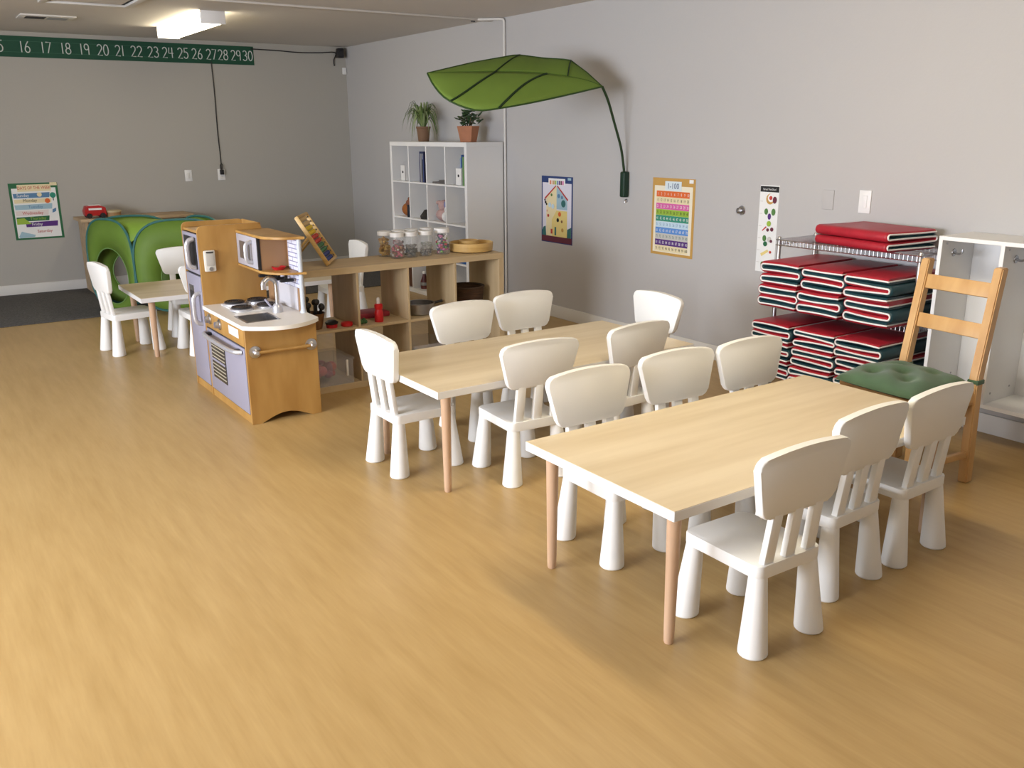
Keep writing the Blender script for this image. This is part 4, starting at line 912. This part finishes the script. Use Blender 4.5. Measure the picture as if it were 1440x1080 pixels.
# ------------------------------------------------------------------ white cubbies on the right wall
lk = thing('wall_cubbies', 'white open coat cubbies with hooks mounted on the right wall', 'cubbies', (4.46, 1.9, .225))
CX0, CX1, CY0, CY1, CZ0, CZ1, cth = 4.315, WX-.002, 1.24, 2.508, .222, 1.045, .02
b = MB(); b.box(CX0, CX1, CY0, CY1, CZ1-cth, CZ1, .001, 1); part('top_panel', b, lam_white, lk)
b = MB(); b.box(CX0, CX1, CY0, CY1, CZ0, CZ0+cth, .001, 1); part('bottom_panel', b, lam_white, lk)
b = MB(); b.box(CX1-.006, CX1, CY0+cth, CY1-cth, CZ0+cth, CZ1-cth); part('back_panel', b, lam_white, lk)
for k in range(5):
    y = CY1-cth-k*(CY1-CY0-cth)/4
    b = MB(); b.box(CX0, CX1-.006, y, y+cth, CZ0+cth, CZ1-cth, .001, 1); pn = part('side_panel' if k in (0, 4) else 'divider', b, lam_white, lk)
    if k < 4:
        hz, hx = .955, 4.43
        b = MB(); b.tube([(hx, y, hz), (hx, y-.005, hz)], [.02, .018], 14); b.tube(spline([(hx, y-.004, hz), (hx, y-.025, hz-.006), (hx, y-.042, hz+.002), (hx, y-.045, hz+.02)], 4), .006, 8); part('coat_hook', b, steel, pn)
        for sx_, sz_ in ((4.36, 1.005), (4.56, 1.01), (4.37, .29), (4.55, .30)):
            b = MB(); b.cyl((sx_, y+.0005, sz_), (sx_, y-.0015, sz_), .006, n=10); part('screw_cap', b, steel, pn)

# ------------------------------------------------------------------ pine chair and cushion
ch = thing('pine_chair', 'adult pine ladder-back chair beside the end of the large table', 'chair', (3.66, 2.19, 0))
rear = []
for foot, seat, top in (((3.872, 1.985, 0), (3.868, 1.995, .45), (4.03, 2.035, .965)), ((3.91, 2.36, 0), (3.905, 2.365, .45), (4.068, 2.405, .965))):
    b = MB(); fv, sv, tv = Vector(foot), Vector(seat), Vector(top); w1, h1 = .042, .052
    def ring(c, ax): return [c+Vector((-h1/2, -w1/2, 0)), c+Vector((h1/2, -w1/2, 0)), c+Vector((h1/2, w1/2, 0)), c+Vector((-h1/2, w1/2, 0))]
    b.rings([ring(fv, 0), ring(sv, 0), ring(sv+(tv-sv)*.1+Vector((-.006, 0, 0)), 0), ring(tv, 0)])
    bmesh.ops.bevel(b.bm, geom=[e_ for e_ in b.bm.edges], offset=.005, segments=2, affect='EDGES', clamp_overlap=True)
    part('rear_post', b, pine, ch); rear.append((fv, sv, tv))
for f in (.80, .455):
    p = rear[0][1].lerp(rear[0][2], f); q = rear[1][1].lerp(rear[1][2], f); lean = (rear[0][2]-rear[0][1]).normalized()
    d = (q-p).normalized(); b = MB(); b.bar(p+d*.012, q-d*.012, .020, .068, lean, .004); part('back_slat', b, pine, ch)
fl = [(3.465, 2.02), (3.50, 2.40)]
for x, y in fl:
    b = MB(); b.box(x-.02, x+.02, y-.018, y+.018, 0, .43, .004); part('front_leg', b, pine, ch)
for (rx, ry), (fx_, fy_) in zip(((3.87, 1.988), (3.907, 2.362)), fl):
    for z, hh in ((.40, .055), (.135, .03)):
        b = MB(); b.bar((fx_+.018, fy_, z), (rx-.018, ry, z), .018 if hh > .05 else .022, hh, (0, 0, 1), .003); part('side_rail', b, pine, ch)
b = MB(); b.bar((3.465, 2.035, .40), (3.50, 2.385, .40), .018, .055, (0, 0, 1), .003); part('front_rail', b, pine, ch)
b = MB(); b.bar((3.87, 2.005, .40), (3.906, 2.345, .40), .018, .055, (0, 0, 1), .003); part('rear_rail', b, pine, ch)
b = MB(); b.prism(round_poly([(3.435, 2.0), (3.845, 1.985), (3.885, 2.365), (3.475, 2.425)], .02, 4), XYZ, .43, .45, .005, 2); part('seat', b, pine, ch)
cu = thing('seat_cushion', 'green tufted cotton cushion tied onto the pine chair', 'cushion', (3.64, 2.2, .45))
def cushion():
    G = 29; tops, bots = [], []
    for i in range(G):
        rt_, rb_ = [], []
        for j in range(G):
            u, v = -1+2*i/(G-1), -1+2*j/(G-1)
            x = 3.625+(u*.225)*(1-.04*v*v)+.012*v; y = 2.205+(v*.215)*(1-.05*u*u)-.0*u
            ed = max(0, (1-abs(u)**3.2)*(1-abs(v)**3.2))**.5
            h = .055*ed
            for tu, tv_ in ((-.42, -.42), (.42, -.42), (-.42, .42), (.42, .42), (0, 0)): h -= .026*math.exp(-((u-tu)**2+(v-tv_)**2)/.028)*ed
            h += .006*math.sin(7*u+3*v)*ed*.6+.004*math.sin(9*v-4*u)*ed
            rt_.append((x, y, .472+h)); rb_.append((x, y, .470-.019*ed))
        tops.append(rt_); bots.append(rb_)
    b = MB(); b.grid(tops); b.grid(bots); bmesh.ops.remove_doubles(b.bm, verts=b.bm.verts, dist=.0025); return b
part('pad', cushion(), cushion_green, cu, True, 90)
for (x, y) in ((3.875, 1.998), (3.912, 2.368)):
    b = MB(); b.box(x-.03, x+.03, y-.026, y+.026, .462, .485, .006); part('tie', b, cushion_green, cu)
for tu, tv_ in ((-.42, -.42), (.42, -.42), (-.42, .42), (.42, .42), (0, 0)):
    b = MB(); b.ball((3.625+tu*.225, 2.205+tv_*.215, .498), .008, 1, 1, .5, 8); part('tuft', b, cushion_green, cu)

# ------------------------------------------------------------------ play tent, bench and toys at the far end
tz = .021
tent = thing('play_tent', 'green pop-up play tent cube with teal edges and round openings', 'play tent', (1.85, 8.5, tz))
cA, cB, cC_, cD = Vector((1.655, 8.27)), Vector((1.40, 8.93)), Vector((2.12, 9.24)), Vector((2.42, 8.06))
cC_ = cB+(cD-cA)
def tent_panel(p, q, hr, name):
    d = q-p; wv = d.length; d.normalize(); nn = 48; cen = (p+q)/2; hc = .412; H2 = .405
    def pt(u, v, off=0): return Vector((cen.x+d.x*u, cen.y+d.y*u, tz+hc+v))
    out, inn = [], []
    for k in range(nn):
        a = 2*pi*k/nn; ca, sa = math.cos(a), math.sin(a); e_ = 2/2.9
        out.append(pt(wv/2*abs(ca)**e_*(1 if ca > 0 else -1), H2*abs(sa)**e_*(1 if sa > 0 else -1)))
        inn.append(pt(hr*ca, -.10+hr*sa))
    b = MB(); vo = [b.bm.verts.new(x) for x in out]; vm = [b.bm.verts.new(x.lerp(y, .5)) for x, y in zip(out, inn)]; vi = [b.bm.verts.new(x) for x in inn]
    for A_, B_ in ((vo, vm), (vm, vi)):
        for k in range(nn): b.bm.faces.new((A_[k], A_[(k+1) % nn], B_[(k+1) % nn], B_[k]))
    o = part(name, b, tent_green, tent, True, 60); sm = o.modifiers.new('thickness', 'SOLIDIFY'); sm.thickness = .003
    b = MB(); b.tube(out, .011, 6, True); part('edge_trim', b, tent_teal, o)
    b = MB(); b.tube(inn, .006, 6, True); part('opening_trim', b, mat('tent_ring', (.14, .26, .07), .6), o)
tent_panel(cA, cB, .25, 'side_panel'); tent_panel(cA, cD, .185, 'side_panel'); tent_panel(cB, cC_, .2, 'side_panel'); tent_panel(cD, cC_, .2, 'side_panel')
b = MB(); G = 9; rows = []
for i in range(G):
    row = []
    for j in range(G):
        u, v = i/(G-1), j/(G-1); p = cA+(cD-cA)*u+(cB-cA)*v; ce = 1-max(abs(2*u-1), abs(2*v-1))**6
        row.append((p.x, p.y, tz+.64+.165*(1-(2*u-1)**2*(2*v-1)**2)*1.0-.01*ce))
    rows.append(row)
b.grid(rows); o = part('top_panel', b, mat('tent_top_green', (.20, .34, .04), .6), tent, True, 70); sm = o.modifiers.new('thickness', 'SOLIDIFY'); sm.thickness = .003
tz = .0095
bn = thing('low_bench', 'pale wooden bench table against the far wall behind the green tent', 'bench', (2.05, 9.92, tz))
bw = stripe_wood('bench_birch', (.40, .27, .15), (.50, .36, .21), (2, 20, 20), .55)
b = MB(); b.box(1.50, 2.60, 9.72, 10.15, .72, .75, .004); part('top', b, bw, bn)
for x in (1.54, 2.53):
    b = MB(); b.box(x, x+.03, 9.74, 10.13, tz, .72); part('leg_panel', b, bw, bn)
b = MB(); b.box(1.57, 2.53, 10.08, 10.10, .45, .70); part('back_rail', b, bw, bn)
t = thing('toy_vehicle', 'red toy vehicle with white stripe and dark wheels on the bench', 'toy', (1.66, 9.86, .75))
b = MB(); b.prism(round_poly([(1.565, .775), (1.765, .775), (1.76, .855), (1.70, .875), (1.58, .87), (1.56, .82)], .012, 3), lambda u, v, w: (u, w, v), 9.80, 9.93, .006); part('body', b, mat('toy_truck_red', (.42, .02, .02), .4), t)
b = MB(); b.box(1.60, 1.72, 9.796, 9.80, .832, .85); b.box(1.61, 1.72, 9.82, 9.91, .874, .878); part('stripe', b, lam_white, t)
for x in (1.60, 1.725):
    for y in (9.79, 9.925):
        b = MB(); b.cyl((x, y, .776), (x, y+.016, .776), .026, n=16); part('wheel', b, black, t)
t = thing('wooden_box', 'small round wooden box beside the red toy on the bench', 'box', (1.83, 9.86, .75))
b = MB(); b.lathe([(.07, 0), (.075, .05)], (1.835, 9.86, .75), 24); part('body', b, mat('box_amber', (.32, .19, .08), .55), t)
b = MB(); b.lathe([(.078, .05), (.078, .066), (.07, .07)], (1.835, 9.86, .75), 24); part('lid', b, mat('box_lid_pale', (.46, .38, .22), .55), t)
